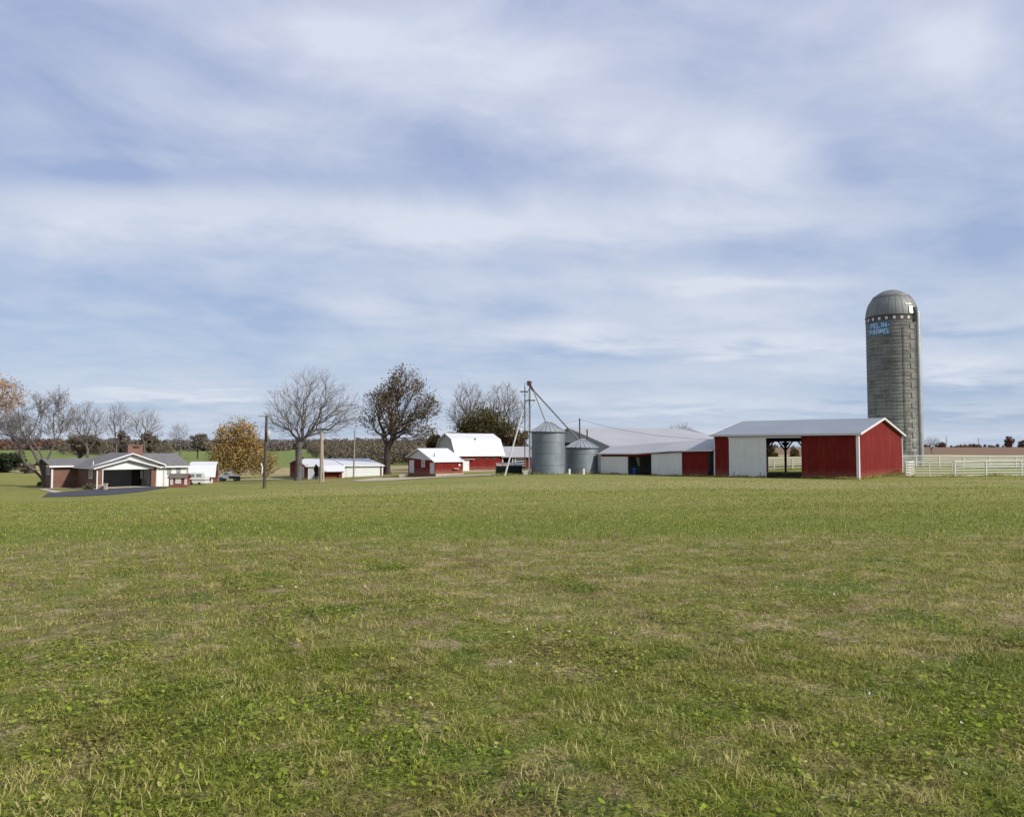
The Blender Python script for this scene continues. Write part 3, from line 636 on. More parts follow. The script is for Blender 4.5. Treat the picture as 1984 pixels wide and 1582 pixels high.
while zz < ztop+.5: ld.tube([cyl(.965,Rs+.14,zz), cyl(1.02,Rs+.14,zz)], .016, 4); zz += .35
ld.build('ladder', m_darksteel, silo)
cg = MB()
for k in range(6): cg.box(cyl(.98,Rs+.12,0).x-.18, cyl(.98,Rs+.12,0).x+.18, cyl(.98,Rs+.12,0).y-.18, cyl(.98,Rs+.12,0).y+.18, ztop-.75+k*.28, ztop-.62+k*.28)
cg.build('ladder_cage', m_black, silo)
dl = MB(); dl.tube([cyl(1.62,Rs+.08,.5), cyl(1.62,Rs+.08,ztop-1)], .05, 5); dl.tube([cyl(.42,Rs+.06,2), cyl(.42,Rs+.06,ztop-1.5)], .03, 4)
dl.build('filling_pipe', m_darksteel, silo)
m_ud = paint('door_concrete', (.21,.205,.185), .9, .2, 2)
for k in range(14): 
    z_ = 1.2+k*1.15
    MB().prism([cyl(.72,Rs+.02,z_), cyl(.90,Rs+.02,z_), cyl(.90,Rs+.02,z_+.62), cyl(.72,Rs+.02,z_+.62)], cyl(.81,.05,0)).build('unloading_door', m_ud, silo)
# painted sign: FELIN FARMS
sz = ZH(1709, 636.5, ps.y-1.6)-zs
def onwall(xm, zm, r): return cyl(xm/Rs, r, zm)
x0s, x1s = -1.02*Rs, -.08*Rs
def signpatch(xa, xb, za, zb_, r0, r1, n=14):
    mb = MB(); 
    for i in range(n):
        p = [xa+(xb-xa)*i/n, xa+(xb-xa)*(i+1)/n]
        mb.add([onwall(p[0],za,r0),onwall(p[1],za,r0),onwall(p[1],zb_,r0),onwall(p[0],zb_,r0),onwall(p[0],za,r1),onwall(p[1],za,r1),onwall(p[1],zb_,r1),onwall(p[0],zb_,r1)], [(0,3,2,1),(4,5,6,7),(0,1,5,4),(2,3,7,6),(1,2,6,5),(3,0,4,7)])
    return mb
hh = .78
sgn = signpatch(x0s, x1s, sz-hh, sz+hh, Rs+.036, Rs+.055).build('sign', m_signblue, silo)
lt = None
GL = {'F':[[(0,0),(0,1),(1,1)],[(0,.52),(.8,.52)]], 'E':[[(1,0),(0,0),(0,1),(1,1)],[(0,.52),(.8,.52)]], 'L':[[(0,1),(0,0),(1,0)]], 'I':[[(.5,0),(.5,1)]],
      'N':[[(0,0),(0,1),(1,0),(1,1)]], 'A':[[(0,0),(.3,1),(.7,1),(1,0)],[(.15,.42),(.85,.42)]], 'R':[[(0,0),(0,1),(1,1),(1,.5),(0,.5)],[(.5,.5),(1,0)]],
      'M':[[(0,0),(.1,1),(.5,.3),(.9,1),(1,0)]], 'S':[[(1,1),(0,1),(0,.52),(1,.52),(1,0),(0,0)]]}
def word(txt, xl, xr_, zb_, h, wd=.075):
    adv = [.62 if c == 'I' else 1.0 for c in txt]; un = (xr_-xl)/sum(adv); xs_ = xl
    for i, c in enumerate(txt):
        lt = MB(); jr = random.Random(i*7+len(txt)+int(zb_*50)); jit = lambda: jr.uniform(-.025, .025)
        cell = un*adv[i]; ox_ = xs_+cell*.15; cw = cell*.68; xs_ += cell
        for st in GL[c]:
            for (a, b), (c2, d) in zip(st, st[1:]):
                pa = Vector((ox_+a*cw+jit(), zb_+b*h+jit())); pb = Vector((ox_+c2*cw+jit(), zb_+d*h+jit())); dd = (pb-pa).normalized(); nn = Vector((-dd.y, dd.x))*wd; ee = dd*wd*.9
                k = 3
                for j in range(k):
                    s0 = (pa-ee).lerp(pb+ee, j/k); s1 = (pa-ee).lerp(pb+ee, (j+1)/k)
                    q = [s0-nn, s1-nn, s1+nn, s0+nn]
                    lt.prism([onwall(v.x, v.y, Rs+.058+.0007*i) for v in q], cyl((ox_+cw/2)/Rs, .012, 0))
        lt.build('letter', m_signlet, sgn)
word('FELIN', x0s+.34, x1s-.26, sz+.13, .46, .048); word('FARMS', x0s+.16, x1s-.10, sz-.60, .48, .050)
for xd in (x1s-.09,): MB().prism([onwall(xd+dx_, sz+.36+dz_, Rs+.06) for dx_, dz_ in ((-.06,-.08),(.06,-.08),(.06,.08),(-.06,.08))], cyl(xd/Rs,.012,0)).build('painted_dot', m_signlet, sgn)

# ---- grain bins
def grain_bin(px, pybase, D, wpx, pyeave, pypeak, label, nrib=22):
    c = W(px, pybase, D); z0 = ztf(c.x, c.y)-.05; r = wpx/2/F*D
    t = thing('grain_bin', label, 'grain bin', (c.x, c.y, z0), 0, 'corrugated grain bins')
    he = ZH(px, pyeave, D-r)-z0; hp_ = ZH(px, pypeak, D)-z0
    prof = []; z = -.3
    while z < he: prof += [(r, z), (r+.018, z+.055)]; z += .11
    prof.append((r, he)); MB().lathe(prof, n=64).build('wall', m_galv, t, smooth=True)
    bd = MB()
    for zb_ in (he*.23, he*.5, he*.76): bd.lathe([(r+.018, zb_-.03),(r+.04, zb_),(r+.018, zb_+.03)], n=64)
    bd.build('wall_bands', paint('band_dark', (.16,.18,.20), .5, .2, 1, metal=.3), t, smooth=True)
    rp = .16*r+.1
    MB().lathe([(r+.12, he-.05),(r+.12, he+.01),(rp, hp_-.06)], n=nrib).build('roof', m_galvroof, t)
    rb = MB()
    for k in range(nrib):
        a_ = 2*math.pi*k/nrib; c_, s_ = math.cos(a_), math.sin(a_); rb.tube([((r+.13)*c_,(r+.13)*s_,he+.03),(rp*c_,rp*s_,hp_-.03)], .035, 4)
    rb.build('roof_ribs', m_galvroof, t)
    MB().lathe([(rp+.06,hp_-.08),(rp+.06,hp_),(.02,hp_+.05)], n=24).build('cap', m_galvroof, t)
    MB().lathe([(r+.13,he-.12),(r+.135,he-.02),(r+.05,he-.02)], n=64).build('eave_band', m_darksteel, t)
    MB().lathe([(r+.02,-.4),(r+.12,-.1),(r+.12,.07),(r+.0,.07)], n=48).build('foundation', m_concrete, t)
    return t, c, z0, he, hp_, r
b1 = grain_bin(1062, 917, 84.3, 64, 835.5, 817, 'taller corrugated steel grain bin beside the ladder tower')
b2 = grain_bin(1127.5, 914, 86.5, 61, 866.5, 850, 'shorter corrugated steel grain bin with wide cone roof left of the low shed')

# ---- grain elevator leg
D = 83.0; ct = G(1021, D)
leg = thing('grain_elevator', 'slim elevator tower with ladder and long spouts leading down to the grain bins', 'grain elevator', ct, 0)
def LP(px, py, d=D): p = W(px, py, d)-ct; return (p.x, p.y, p.z)
zb0 = -.2
fr_ = MB()
for (x, dd) in ((1016.8, D-.3), (1027, D-.3), (1017, D+.4), (1026.5, D+.4)):
    p = W(x, 900, dd)-ct
    if x > 1020 or dd > D: fr_.tube([(p.x, p.y, zb0), (p.x, p.y, LP(x, 748)[2])], .05, 5)
    else: fr_.tube([(p.x, p.y, zb0), (p.x, p.y, LP(x, 758)[2])], .045, 5)
fr_.tube([LP(1016.5,836),LP(1027.5,836)], .05, 5); fr_.tube([LP(1016.5,836,D+.4),LP(1027.5,836,D+.4)], .05, 5)
for i_ in range(5):
    y0, y1 = 836-i_*17, 836-(i_+1)*17; fr_.tube([LP(1017, y0, D+.4), LP(1026.5, y1, D+.4)], .018, 4)
fr_.tube([LP(1016.5,743),LP(1026,743)], .03, 4); fr_.tube([LP(1016.5,743),LP(1016.8,760)], .03, 4)
fr_.build('tower_frame', m_darksteel, leg)
trk = MB(); trk.box(LP(1024.5,0)[0]-.06, LP(1024.5,0)[0]+.06, .02, .16, zb0, LP(1021,752)[2]); trk.build('bucket_casing', m_pipe, leg)
ldd = MB()
for i_ in range(19): y = 834-i_*4.0; ldd.tube([LP(1018,y,D-.35),LP(1026,y,D-.35)], .035, 4)
ldd.build('ladder', m_pipe, leg)
hd_ = MB(); a, b = LP(1021.5,747), LP(1029.5,742); hd_.box(a[0],b[0],-.3,.3,a[2],b[2]); c_ = LP(1025.5,741); hd_.lathe([(.30,c_[2]-.02),(.24,c_[2]+.14),(.05,c_[2]+.2)], (c_[0],c_[1]), 12)
hd_.build('elevator_head', m_rust, leg, bevel=.03)
tn = MB(); tn.tube([LP(1027,747),LP(1034,757.5)], [.17,.10], 8); tn.build('transition', m_rust, leg)
zp = b1[2]+b1[4]; sp1 = MB(); p1 = Vector((b1[1].x-.22, b1[1].y-.2, zp-.05))-ct
sp1.tube([LP(1034,757.5), p1], .075, 8); sp1.build('spout', m_pipe, leg)
zp2 = b2[2]+b2[4]; p2 = Vector((b2[1].x-.35, b2[1].y-.2, zp2-.12))-ct
MB().tube([LP(1034.5,757), p2], .085, 8).build('spout', paint('spout_dark', (.17,.18,.20), .6, .15, 2, metal=.3), leg)
for (xa, xb, y, st) in ((1008,1023.5,758.3,((1009,760),(1017,769))),(1020,1037,775.3,((1036,777),(1027,791)))):
    a, b = LP(xa,y), LP(xb,y); pf = MB().box(a[0],b[0],-.35,.35,a[2]-.05,a[2]+.04)
    pf.tube([LP(*st[0]),LP(*st[1])], .02, 4); pf.build('platform', m_darksteel, leg)
bz = G(978, 81.5); q = bz-ct
MB().tube([LP(1019,775), LP(1004,828,82.3), (q.x,q.y,-.1)], [.05,.085,.10], 8).build('brace_pole', paint('pale_brace', (.50,.51,.48), .55, .08, 2), leg)
MB().tube([LP(1005,822,82.3),LP(1017,831)], .03, 5).build('brace', m_pipe, leg)
MB().box(LP(1013,0)[0], LP(1021,0)[0], -.4, .35, -.1, .42).build('boot', m_greylid, leg, bevel=.03)

# ---- dumpsters
def dumpster(px, D, w_, h_, label, lid, open_=False):
    g = G(px, D); t = thing('dumpster', label, 'dumpster', g, R(4), 'green steel dumpsters'); d = 1.5
    MB().prism([(-w_/2,0,.12),(-w_/2,-.25,h_*.80),(-w_/2,0-.1,h_*.80),(-w_/2,d,h_),(-w_/2,d,.12)], (w_,0,0)).build('bin', m_green, t)
    rb = MB()
    for k in range(5): x = -w_/2+.05+k*(w_-.1)/4; rb.box(x-.03,x+.03,-.28,-.05,.15,h_*.78)
    rb.box(-w_/2-.04,w_/2+.04,-.30,-.12,h_*.74,h_*.80); rb.build('ribs', m_green, t)
    for sx_ in (-1, 1):
        ld_ = MB()
        xa, xb = (-w_/2+.02, -.03) if sx_ < 0 else (.03, w_/2-.02)
        ld_.prism([(xa,-.3,h_*.80+.015),(xa,d,h_+.02),(xa,d,h_+.08),(xa,-.3,h_*.80+.075)], (xb-xa,0,0)).build('lid', lid, t)
    for x in (-w_/2+.2, w_/2-.2): MB().tube([(x-.04,.1,.07),(x+.04,.1,.07)], .08, 10).build('wheel', m_tyre, t)
    return t
dumpster(973.5, 84.5, 1.35, 1.24, 'dark green dumpster with tan lids, left one of the pair by the elevator', m_tanlid)
dumpster(998.5, 85.0, 1.42, 1.22, 'dark green dumpster with grey lids, right one of the pair by the elevator', m_greylid)

# ---- white pipe stubs by the bins, dark stacks behind
for px, D, h_, lb in ((1103, 83.6, .60, 'short white pipe standing in the grass between the two grain bins'), (1130.5, 83.8, .62, 'short white pipe standing in front of the shorter grain bin')):
    g = G(px, D); t = thing('standpipe', lb, 'pipe', g, 0, 'short white pipes by the bins')
    MB().lathe([(.12,-.1),(.12,h_*.8),(.10,h_*.9)], n=14).build('pipe', m_white, t, smooth=True); MB().lathe([(.14,h_*.82),(.14,h_*.95),(.02,h_)], n=14).build('cap', m_white, t)
for px, yt, D, lb in ((1123.5, 810, 91, 'taller dark pole rising behind the short grain bin'), (1138, 831.5, 91, 'shorter dark pole rising behind the short grain bin')):
    g = G(px, D); tag(MB().tube([(0,0,-.3),(0,0,ZH(px,yt,D)-g.z)], .085, 8).build('steel_pole', m_darksteel), lb, 'pole', 'dark poles behind the bins').location = g

# ---- things in the low shed doorway
g = wl_(O2, th_barn, solve_x(O2, th_barn, .9, 1228), .9, .03)
br_ = thing('barrel', 'blue plastic barrel standing in the dark doorway of the low shed', 'barrel', g)
MB().lathe([(.02,0),(.27,0),(.29,.05),(.29,.28),(.305,.30),(.29,.32),(.29,.58),(.305,.60),(.29,.62),(.29,.84),(.26,.88),(.02,.88)], n=24).build('drum', m_blue, br_, smooth=True)
MB().lathe([(.05,.88),(.05,.905),(.01,.905)], c=(.12,0), n=10).build('bung', m_black, br_)
g = wl_(O2, th_barn, solve_x(O2, th_barn, 1.8, 1235), 1.8, 0)
ts = tag(MB().prism([(-.23,0,1.95),(.22,0,2.0),(.25,0,1.05),(.10,0,1.15),(.02,0,1.4)], (0,.03,0)).build('sheet', m_white), 'pale flat sheet standing in for daylight through a broken panel in the low shed', 'sheet'); ts.location = g; ts.rotation_euler[2] = th_barn  # white shape added as daylight showing through a broken wall panel
g = wl_(O2, th_barn, solve_x(O2, th_barn, .7, 1220.5), .7, .03)
tag(MB().prism([(-.1,0,0),(.12,0,0),(.06,.1,1.1),(-.04,.1,1.1)], (0,.1,0)).build('feed_bag', m_greylid), 'grey narrow sack propped inside the low shed doorway left of the barrel', 'sack').location = g

# ---- milk house (saltbox)
th4 = R(40); O4 = W(843, 918, 120); 
milk = thing('milk_house', 'small red saltbox outbuilding with white roof in front of the gambrel barn', 'outbuilding', O4, th4)
Lm = solve_x(O4, th4, 0, 896); Dm = solve_y(O4, th4, 0, 791)
ze = zloc(O4, th4, 0, -.3, 842, 894); zbk = zloc(O4, th4, 0, Dm+.3, 787, 885); yrd = solve_y(O4, th4, -.3, 809, 868); zr = zloc(O4, th4, -.3, yrd, 809, 868)
slf = (zr-ze)/(yrd+.3)
MB().box(.1,Lm,0,.1,-.5,ze+slf*.3-.1).build('front_wall', m_redwood, milk)
MB().prism([(0,0,-.5),(0,Dm,-.5),(0,Dm,zbk-.1),(0,0,zbk-.15 if False else ze+slf*.3-.1)], (.1,0,0)).build('gable_wall', m_redwood, milk)
MB().prism([(-.02,.3,ze+slf*.6-.13),(-.02,Dm-.1,zbk-.12),(-.02,yrd,zr-.12)], (.1,0,0)).build('gable_panel', m_pinkwhite, milk)
MB().box(.1,Lm,Dm-.1,Dm,-.5,zbk-.1).box(Lm-.1,Lm,.1,Dm-.1,-.5,ze+.3).prism([(Lm-.1,.1,ze+.2),(Lm-.1,Dm-.1,zbk-.1),(Lm-.1,yrd,zr-.12)],(.09,0,0)).build('rear_wall', m_redwood, milk)
rf = MB(); rf.add(slab([(-.35,-.3,ze),(Lm+.3,-.3,ze),(Lm+.3,yrd,zr),(-.35,yrd,zr)],.1).v, FS); rf.add(slab([(-.35,yrd,zr),(Lm+.3,yrd,zr),(Lm+.3,Dm+.3,zbk),(-.35,Dm+.3,zbk)],.1).v, FS); rfo = rf.build('roof', m_roofwhite, milk)
MB().tube([(.9,1.5,ze+slf*1.7),(.9,1.5,ze+slf*1.7+.55)], .07, 8).build('roof_vent', m_galv, rfo)
MB().prism([(-.39,-.3,ze-.14),(-.39,yrd,zr-.14),(-.39,yrd,zr+.01),(-.39,-.3,ze+.01)],(.035,0,0)).prism([(-.39,yrd,zr-.14),(-.39,Dm+.3,zbk-.14),(-.39,Dm+.3,zbk+.01),(-.39,yrd,zr+.01)],(.035,0,0)).build('roof_trim', m_white, milk)
sy = lambda px: solve_y(O4, th4, 0, px)
for (pa, pb, zt_, nm) in ((842.0, 833.5, 1.72, 'door'), (802.5, 793.5, 2.05, 'door')):
    dd = box(-.05,-.003,sy(pa),sy(pb),.03,zt_).build(nm, m_pinkwhite, milk); box(-.09,-.051,sy(pb)-.2,sy(pb)-.12,.95,1.03).build('handle', m_black, dd)
wn = box(-.05,-.003,sy(823.5),sy(817),zloc(O4,th4,0,sy(820),820,905),zloc(O4,th4,0,sy(820),820,890)).build('window', m_pinkwhite, milk)
y0,y1,zz0,zz1 = sy(823.5),sy(817),zloc(O4,th4,0,sy(820),820,905),zloc(O4,th4,0,sy(820),820,890)
gl = MB()
for i_ in range(1):
    for j_ in range(3): gl.box(-.06,-.051,y0+.12,y1-.12,zz0+.10+j_*(zz1-zz0-.1)/3,zz0+(j_+1)*(zz1-zz0-.1)/3)
gl.build('pane', m_greyglass, wn)
lx = solve_x(O4, th4, 0, 890); MB().lathe([(.17,-.02),(.17,.02),(.01,.05)], n=20).build('wall_disc', m_white, milk).matrix_basis = __import__('mathutils').Matrix.Translation((lx,-.03,1.30)) @ __import__('mathutils').Matrix.Rotation(R(90),4,'X')
lx = solve_x(O4, th4, -.3, 884); MB().box(lx-.45,lx+.45,-.42,-.003,.72,.84).build('wall_shelf', m_tanlid, milk)
box(-.05,Lm+.1,-.35,-.01,-.35,.02).build('foundation_slab', m_concrete, milk)
g = G(781.5, 123); t = thing('stock_trough', 'low pale concrete trough at the left corner of the milk house', 'trough', g, R(5)); MB().box(-.65,.65,-.3,.3,-.1,.45).build('basin', m_concrete, t); box(-.55,.55,-.22,.22,.40,.455).build('rim', m_greylid, t)

# ---- gambrel barn
th5 = R(27); O5 = W(884, 911.5, 136)
gb = thing('gambrel_barn', 'red barn with tall white gambrel roof and a row of three little windows', 'barn', O5, th5)
Lg = solve_x(O5, th5, 0, 974.5, 880); Wg = 8.0
Wg = solve_y(O5, th5, 0, 846, 870)
e5 = zloc(O5, th5, 0, -.2, 884, 881.5); b5 = zloc(O5, th5, 0, Wg*.17, 876.5, 850); r5 = zloc(O5, th5, 0, Wg/2, 863.5, 839)
MB().box(.1,Lg,0,.1,-.5,e5).build('front_wall', m_redwood, gb)
MB().box(.1,Lg,Wg-.1,Wg,-.5,e5).box(Lg-.1,Lg,.1,Wg-.1,-.5,e5).build('rear_wall', m_redwood, gb)
gp = [(0,0,-.5),(0,Wg,-.5),(0,Wg,e5-.02),(0,Wg*.83,b5-.06),(0,Wg/2,r5-.06),(0,Wg*.17,b5-.06),(0,0,e5-.02)]
MB().prism([(x,y,z) for x,y,z in gp], (.1,0,0)).build('gable_wall', paint('white_gable', (.50,.52,.54), .6, .05, .8, rib=(0,1,0), ribw=.3, ribs=.3), gb)
MB().prism([(Lg-.1,y,z) for x,y,z in gp[2:]], (.1,0,0)).build('gable_wall', m_redwood, gb)
RP = [(-.35,e5-.10),(Wg*.17,b5),(Wg/2,r5),(Wg*.83,b5),(Wg+.35,e5-.10)]
rg = MB()
for (ya,za),(yb,zb_) in zip(RP,RP[1:]): rg.add(slab([(-.3,ya,za),(Lg+.3,ya,za),(Lg+.3,yb,zb_),(-.3,yb,zb_)],.09).v, FS)
rg.build('roof', m_roofwhite, gb)
tg = MB()
for (ya,za),(yb,zb_) in zip(RP,RP[1:]): tg.prism([(-.35,ya,za-.16),(-.35,yb,zb_-.16),(-.35,yb,zb_+.015),(-.35,ya,za+.015)],(.045,0,0))
tg.box(-.3,Lg+.3,-.39,-.352,e5-.2,e5-.09); tg.build('roof_trim', m_white, gb)
for px in (927, 942.5, 957.5):
    x = solve_x(O5, th5, 0, px, 887); z = zloc(O5, th5, x, 0, px, 887.5); wn = box(x-.36,x+.36,-.03,-.003,z-.17,z+.17).build('window', m_rust, gb); box(x-.30,x+.30,-.045,-.031,z-.12,z+.12).build('pane', m_glass, wn)
x = solve_x(O5, th5, 0, 903, 900); dd = box(x-.62,x+.55,-.10,-.003,-.05,zloc(O5,th5,x,0,903,891)).build('door', m_white, gb); box(x+.3,x+.38,-.13,-.101,.95,1.05).build('handle', m_black, dd)
box(x-.7,x+1.5,-.45,-.002,zloc(O5,th5,x,0,903,889.8),zloc(O5,th5,x,0,903,889)).build('door_hood', m_pinkwhite, gb)
box(-.1,Lg+.1,-.25,-.003,-.5,.02).build('foundation', m_concrete, gb)
x = solve_x(O5, th5, Wg*.17, 920, 852); MB().tube([(x,Wg*.15,b5-.1),(x,Wg*.15,b5+.2)], .12, 8).build('roof_vent', m_galv, gb)

# ---- open fronted shed right of the gambrel barn
th6 = R(8); O6 = W(973, 910, 140)
os_ = thing('open_shed', 'low open fronted shed with grey roof between the gambrel barn and the grain bins', 'shed', O6, th6)
Ls = solve_x(O6, th6, 0, 1031); e6 = zloc(O6, th6, 0, 0, 990, 884); r6 = zloc(O6, th6, 0, 4, 990, 864.5)
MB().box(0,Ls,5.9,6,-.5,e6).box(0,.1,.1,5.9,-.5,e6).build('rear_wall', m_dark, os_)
x = solve_x(O6, th6, 0, 1020); box(x,Ls,0,.1,-.5,e6).build('front_wall', m_red, os_)
for p in (974, 993.5, 998.5): x = solve_x(O6, th6, 0, p); box(x-.1,x+.1,0,.2,-.3,e6).build('post', m_pinkwhite, os_)
for z in (.7,1.1,1.5,1.9): box(solve_x(O6,th6,0,998.5),solve_x(O6,th6,0,1019),.02,.07,z,z+.12).build('rail', m_pinkwhite, os_)
ro = MB().add(slab([(-.2,-.4,e6-.05),(Ls+.2,-.4,e6-.05),(Ls+.2,4,r6),(-.2,4,r6)],.1).v, FS).add(slab([(-.2,4,r6),(Ls+.2,4,r6),(Ls+.2,8.2,e6),(-.2,8.2,e6)],.1).v, FS); ro.build('roof', m_rooflight, os_)

# ---- long garage on the left
th7 = R(22); O7 = W(596, 928, 130)
gg = thing('long_garage', 'long low garage with white roof, red gable end and wide white overhead door', 'garage', O7, th7)
Lg7 = solve_x(O7, th7, 0, 741); W7 = solve_y(O7, th7, 0, 562); e7 = zloc(O7, th7, 0, 0, 597, 901); r7 = zloc(O7, th7, 4, W7/2, 640, 888)
MB().prism([(0,0,-.6),(0,W7,-.6),(0,W7,e7-.03),(0,W7/2,r7-.1),(0,0,e7-.03)],(.1,0,0)).build('gable_wall', m_redwood, gg)
MB().box(.1,Lg7,W7-.1,W7,-.6,e7-.05).prism([(Lg7-.1,0.1,-.6),(Lg7-.1,W7-.1,-.6),(Lg7-.1,W7-.1,e7-.05),(Lg7-.1,W7/2,r7-.12),(Lg7-.1,.1,e7-.05)],(.1,0,0)).build('rear_wall', m_redwood, gg)
X7 = lambda p, w_=0: solve_x(O7, th7, w_, p)
box(X7(597),X7(625),0,.1,-.6,e7-.05).build('front_wall', m_white, gg); box(X7(666),Lg7,0,.1,-.6,e7-.05).build('front_wall', m_white, gg)
MB().box(X7(625)+.002,X7(666)-.002,0,.1,-.6,e7-.05).build('front_wall', m_red, gg)
rf = MB().add(slab([(-.35,-.35,e7-.08),(Lg7+.3,-.35,e7-.08),(Lg7+.3,W7/2,r7),(-.35,W7/2,r7)],.1).v, FS).add(slab([(-.35,W7/2,r7),(Lg7+.3,W7/2,r7),(Lg7+.3,W7+.35,e7-.08),(-.35,W7+.35,e7-.08)],.1).v, FS); rf.build('roof', m_roofwhite, gg)
MB().prism([(-.39,-.35,e7-.25),(-.39,W7/2,r7-.17),(-.39,W7/2,r7+.01),(-.39,-.35,e7-.07)],(.035,0,0)).prism([(-.39,W7/2,r7-.17),(-.39,W7+.35,e7-.25),(-.39,W7+.35,e7-.07),(-.39,W7/2,r7+.01)],(.035,0,0)).box(-.35,Lg7+.3,-.395,-.352,e7-.24,e7-.09).build('roof_trim', m_white, gg)
ya, yb = solve_y(O7,th7,0,590), solve_y(O7,th7,0,584.5); dd = box(-.05,-.003,ya,yb,0,1.95).build('door', m_pinkwhite, gg); box(-.08,-.051,yb-.3,yb-.2,.9,1.0).build('handle', m_black, dd)
gd = box(X7(599),X7(611),-.05,-.003,-.05,2.1).build('garage_door', paint('bluish_door', (.52,.56,.60), .5, .05, 1, rib=(1,0,0), ribw=.5, ribs=.4), gg)
gd = box(X7(671),X7(736),-.05,-.003,.1,2.15).build('garage_door', paint('overhead_door', (.66,.68,.67), .5, .04, 1, rib=(0,0,1), ribw=.52, ribs=.2), gg)
box(X7(670),X7(737),-.07,-.051,2.15,2.27).build('door_head', m_white, gg)
box(X7(737),X7(739.3),-.06,-.003,.2,2.3).build('corner_board', m_red, gg); box(X7(739.4),X7(742),-.08,-.003,.2,2.35).build('corner_board', m_white, gg)
# porch canopy in front of the middle bay
za, zb_ = e7-.02, zloc(O7, th7, X7(645), -2.2, 645, 912)
MB().add(slab([(X7(624,-2.2),-2.2,zb_),(X7(667,-2.2),-2.2,zb_),(X7(668),-.36,za),(X7(622),-.36,za)],.12).v, FS).build('canopy_roof', m_roofwhite, gg)
for p in (627, 664.5): box(X7(p,-2)-.12,X7(p,-2)+.12,-2.1,-1.9,-.5,zb_-.29).build('canopy_post', m_white, gg)
box(X7(626,-2),X7(666,-2),-2.12,-1.95,zb_-.17,zb_-.11).build('canopy_beam', m_white, gg)
MB().box(X7(628),X7(662),-1.2,-1.12,-.5,zb_+.1).build('red_panel', m_redwood, gg)
MB().prism([(X7(666),-.36,e7-.06),(X7(666),W7/2,r7+.02),(X7(666),W7/2,r7+.10),(X7(666),-.36,e7+.02)],(.35,0,0)).build('roof_seam', m_white, gg)
MB().box(.4,.75,W7*.45,W7*.55,r7-.3,r7+.35).build('chimney', m_dark, gg)

# ---- small white gambrel barn behind the house, and what stands round it
th8 = R(15); O8 = W(366, 936, 121)
mb8 = thing('mini_barn', 'small barn with broad white gambrel roof and dark red end behind the brick house', 'barn', O8, th8)
L8 = solve_x(O8, th8, 0, 414); x0_8 = 0; e8 = zloc(O8,th8,0,0,390,922); b8 = zloc(O8,th8,0,1.2,390,901); r8 = zloc(O8,th8,0,3.2,390,894); W8 = 6.4
MB().box(0,L8,0,.1,-.6,e8).build('front_wall', m_white, mb8)
gp8 = [(L8,0,-.6),(L8,W8,-.6),(L8,W8,e8),(L8,W8-1.2,b8-.1),(L8,3.2,r8-.1),(L8,1.2,b8-.1),(L8,0,e8)]
MB().prism(gp8, (-.1,0,0)).prism([(x-L8+.1,y,z) for x,y,z in gp8], (-.1,0,0)).build('gable_wall', m_redwood, mb8)
box(.1,L8-.1,W8-.1,W8,-.6,e8).build('rear_wall', m_redwood, mb8)
RP8 = [(-.3,e8-.12),(1.2,b8),(3.2,r8),(W8-1.2,b8),(W8+.3,e8-.12)]; rg = MB()
for (ya,za),(yb,zb_) in zip(RP8,RP8[1:]): rg.add(slab([(-.2,ya,za),(L8+.3,ya,za),(L8+.3,yb,zb_),(-.2,yb,zb_)],.09).v, FS)
rg.build('roof', m_roofwhite, mb8)
x = solve_x(O8,th8,0,404.5); dd = box(x-.36,x+.36,-.05,-.003,.25,1.15).build('door', m_red, mb8)
# camper
th9 = R(3); O9 = G(379.5, 113); O9.z += 0
cmp_ = thing('camper_trailer', 'low white camper trailer with a maroon stripe parked before the small white barn', 'camper', O9, th9)
wc = 36/F*113; hc = ZH(380,915.5,113)-O9.z
MB().prism([(-wc/2,0,.22),(wc/2,0,.22),(wc/2+.0,0,hc*.72),(wc/2-.15,0,hc),(-wc/2+.15,0,hc),(-wc/2,0,hc*.75)],(0,1.9,0)).build('body', m_carwhite, cmp_, bevel=.04)
box(-wc/2-.004,wc/2+.004,-.012,1.912,hc*.36,hc*.42).build('stripe', paint('maroon_stripe', (.11,.02,.03), .5, .1, 2), cmp_)
for x in (-.55,.45): wn = box(x-.36,x+.36,-.03,-.003,hc*.66,hc*.9).build('window', m_galvroof, cmp_); box(x-.3,x+.3,-.045,-.031,hc*.69,hc*.87).build('pane', m_greyglass, wn)
for x in (-.6,.5): MB().tube([(x,-.05,.2),(x,.12,.2)], .2, 14).build('wheel', m_tyre, cmp_)
# pickup
O10 = G(442, 131); pk = thing('pickup_truck', 'white flatbed pickup truck parked by the farm road under the orange tree', 'pickup truck', O10, R(4))
MB().prism([(-1.6,0,.45),(.1,0,.45),(.1,0,1.55),(-.5,0,1.6),(-.95,0,1.05),(-1.65,0,.95)],(0,1.7,0)).build('cab', m_carwhite, pk, bevel=.05)
MB().prism([(-.88,-.01,1.08),(-.05,-.01,1.08),(-.05,-.01,1.47),(-.47,-.01,1.5)],(0,1.72,0)).build('window', m_greyglass, pk)
MB().box(.15,1.7,0,1.7,.85,.98).box(.15,.22,0,1.7,.98,1.3).build('flatbed', m_carwhite, pk); box(.12,1.6,.3,1.4,.55,.82).build('chassis', m_black, pk)
for x in (-1.1,1.2):
    for y in (-.03,1.55): wv = MB().tube([(x,y,.35),(x,y+.2,.35)], .35, 16).build('wheel', m_tyre, pk); MB().tube([(x,y-.012,.35),(x,y+.01,.35)], .17, 12).build('rim', m_galv, wv)
MB().box(-1.72,-1.6,.1,1.6,.45,.6).build('bumper', m_galv, pk)
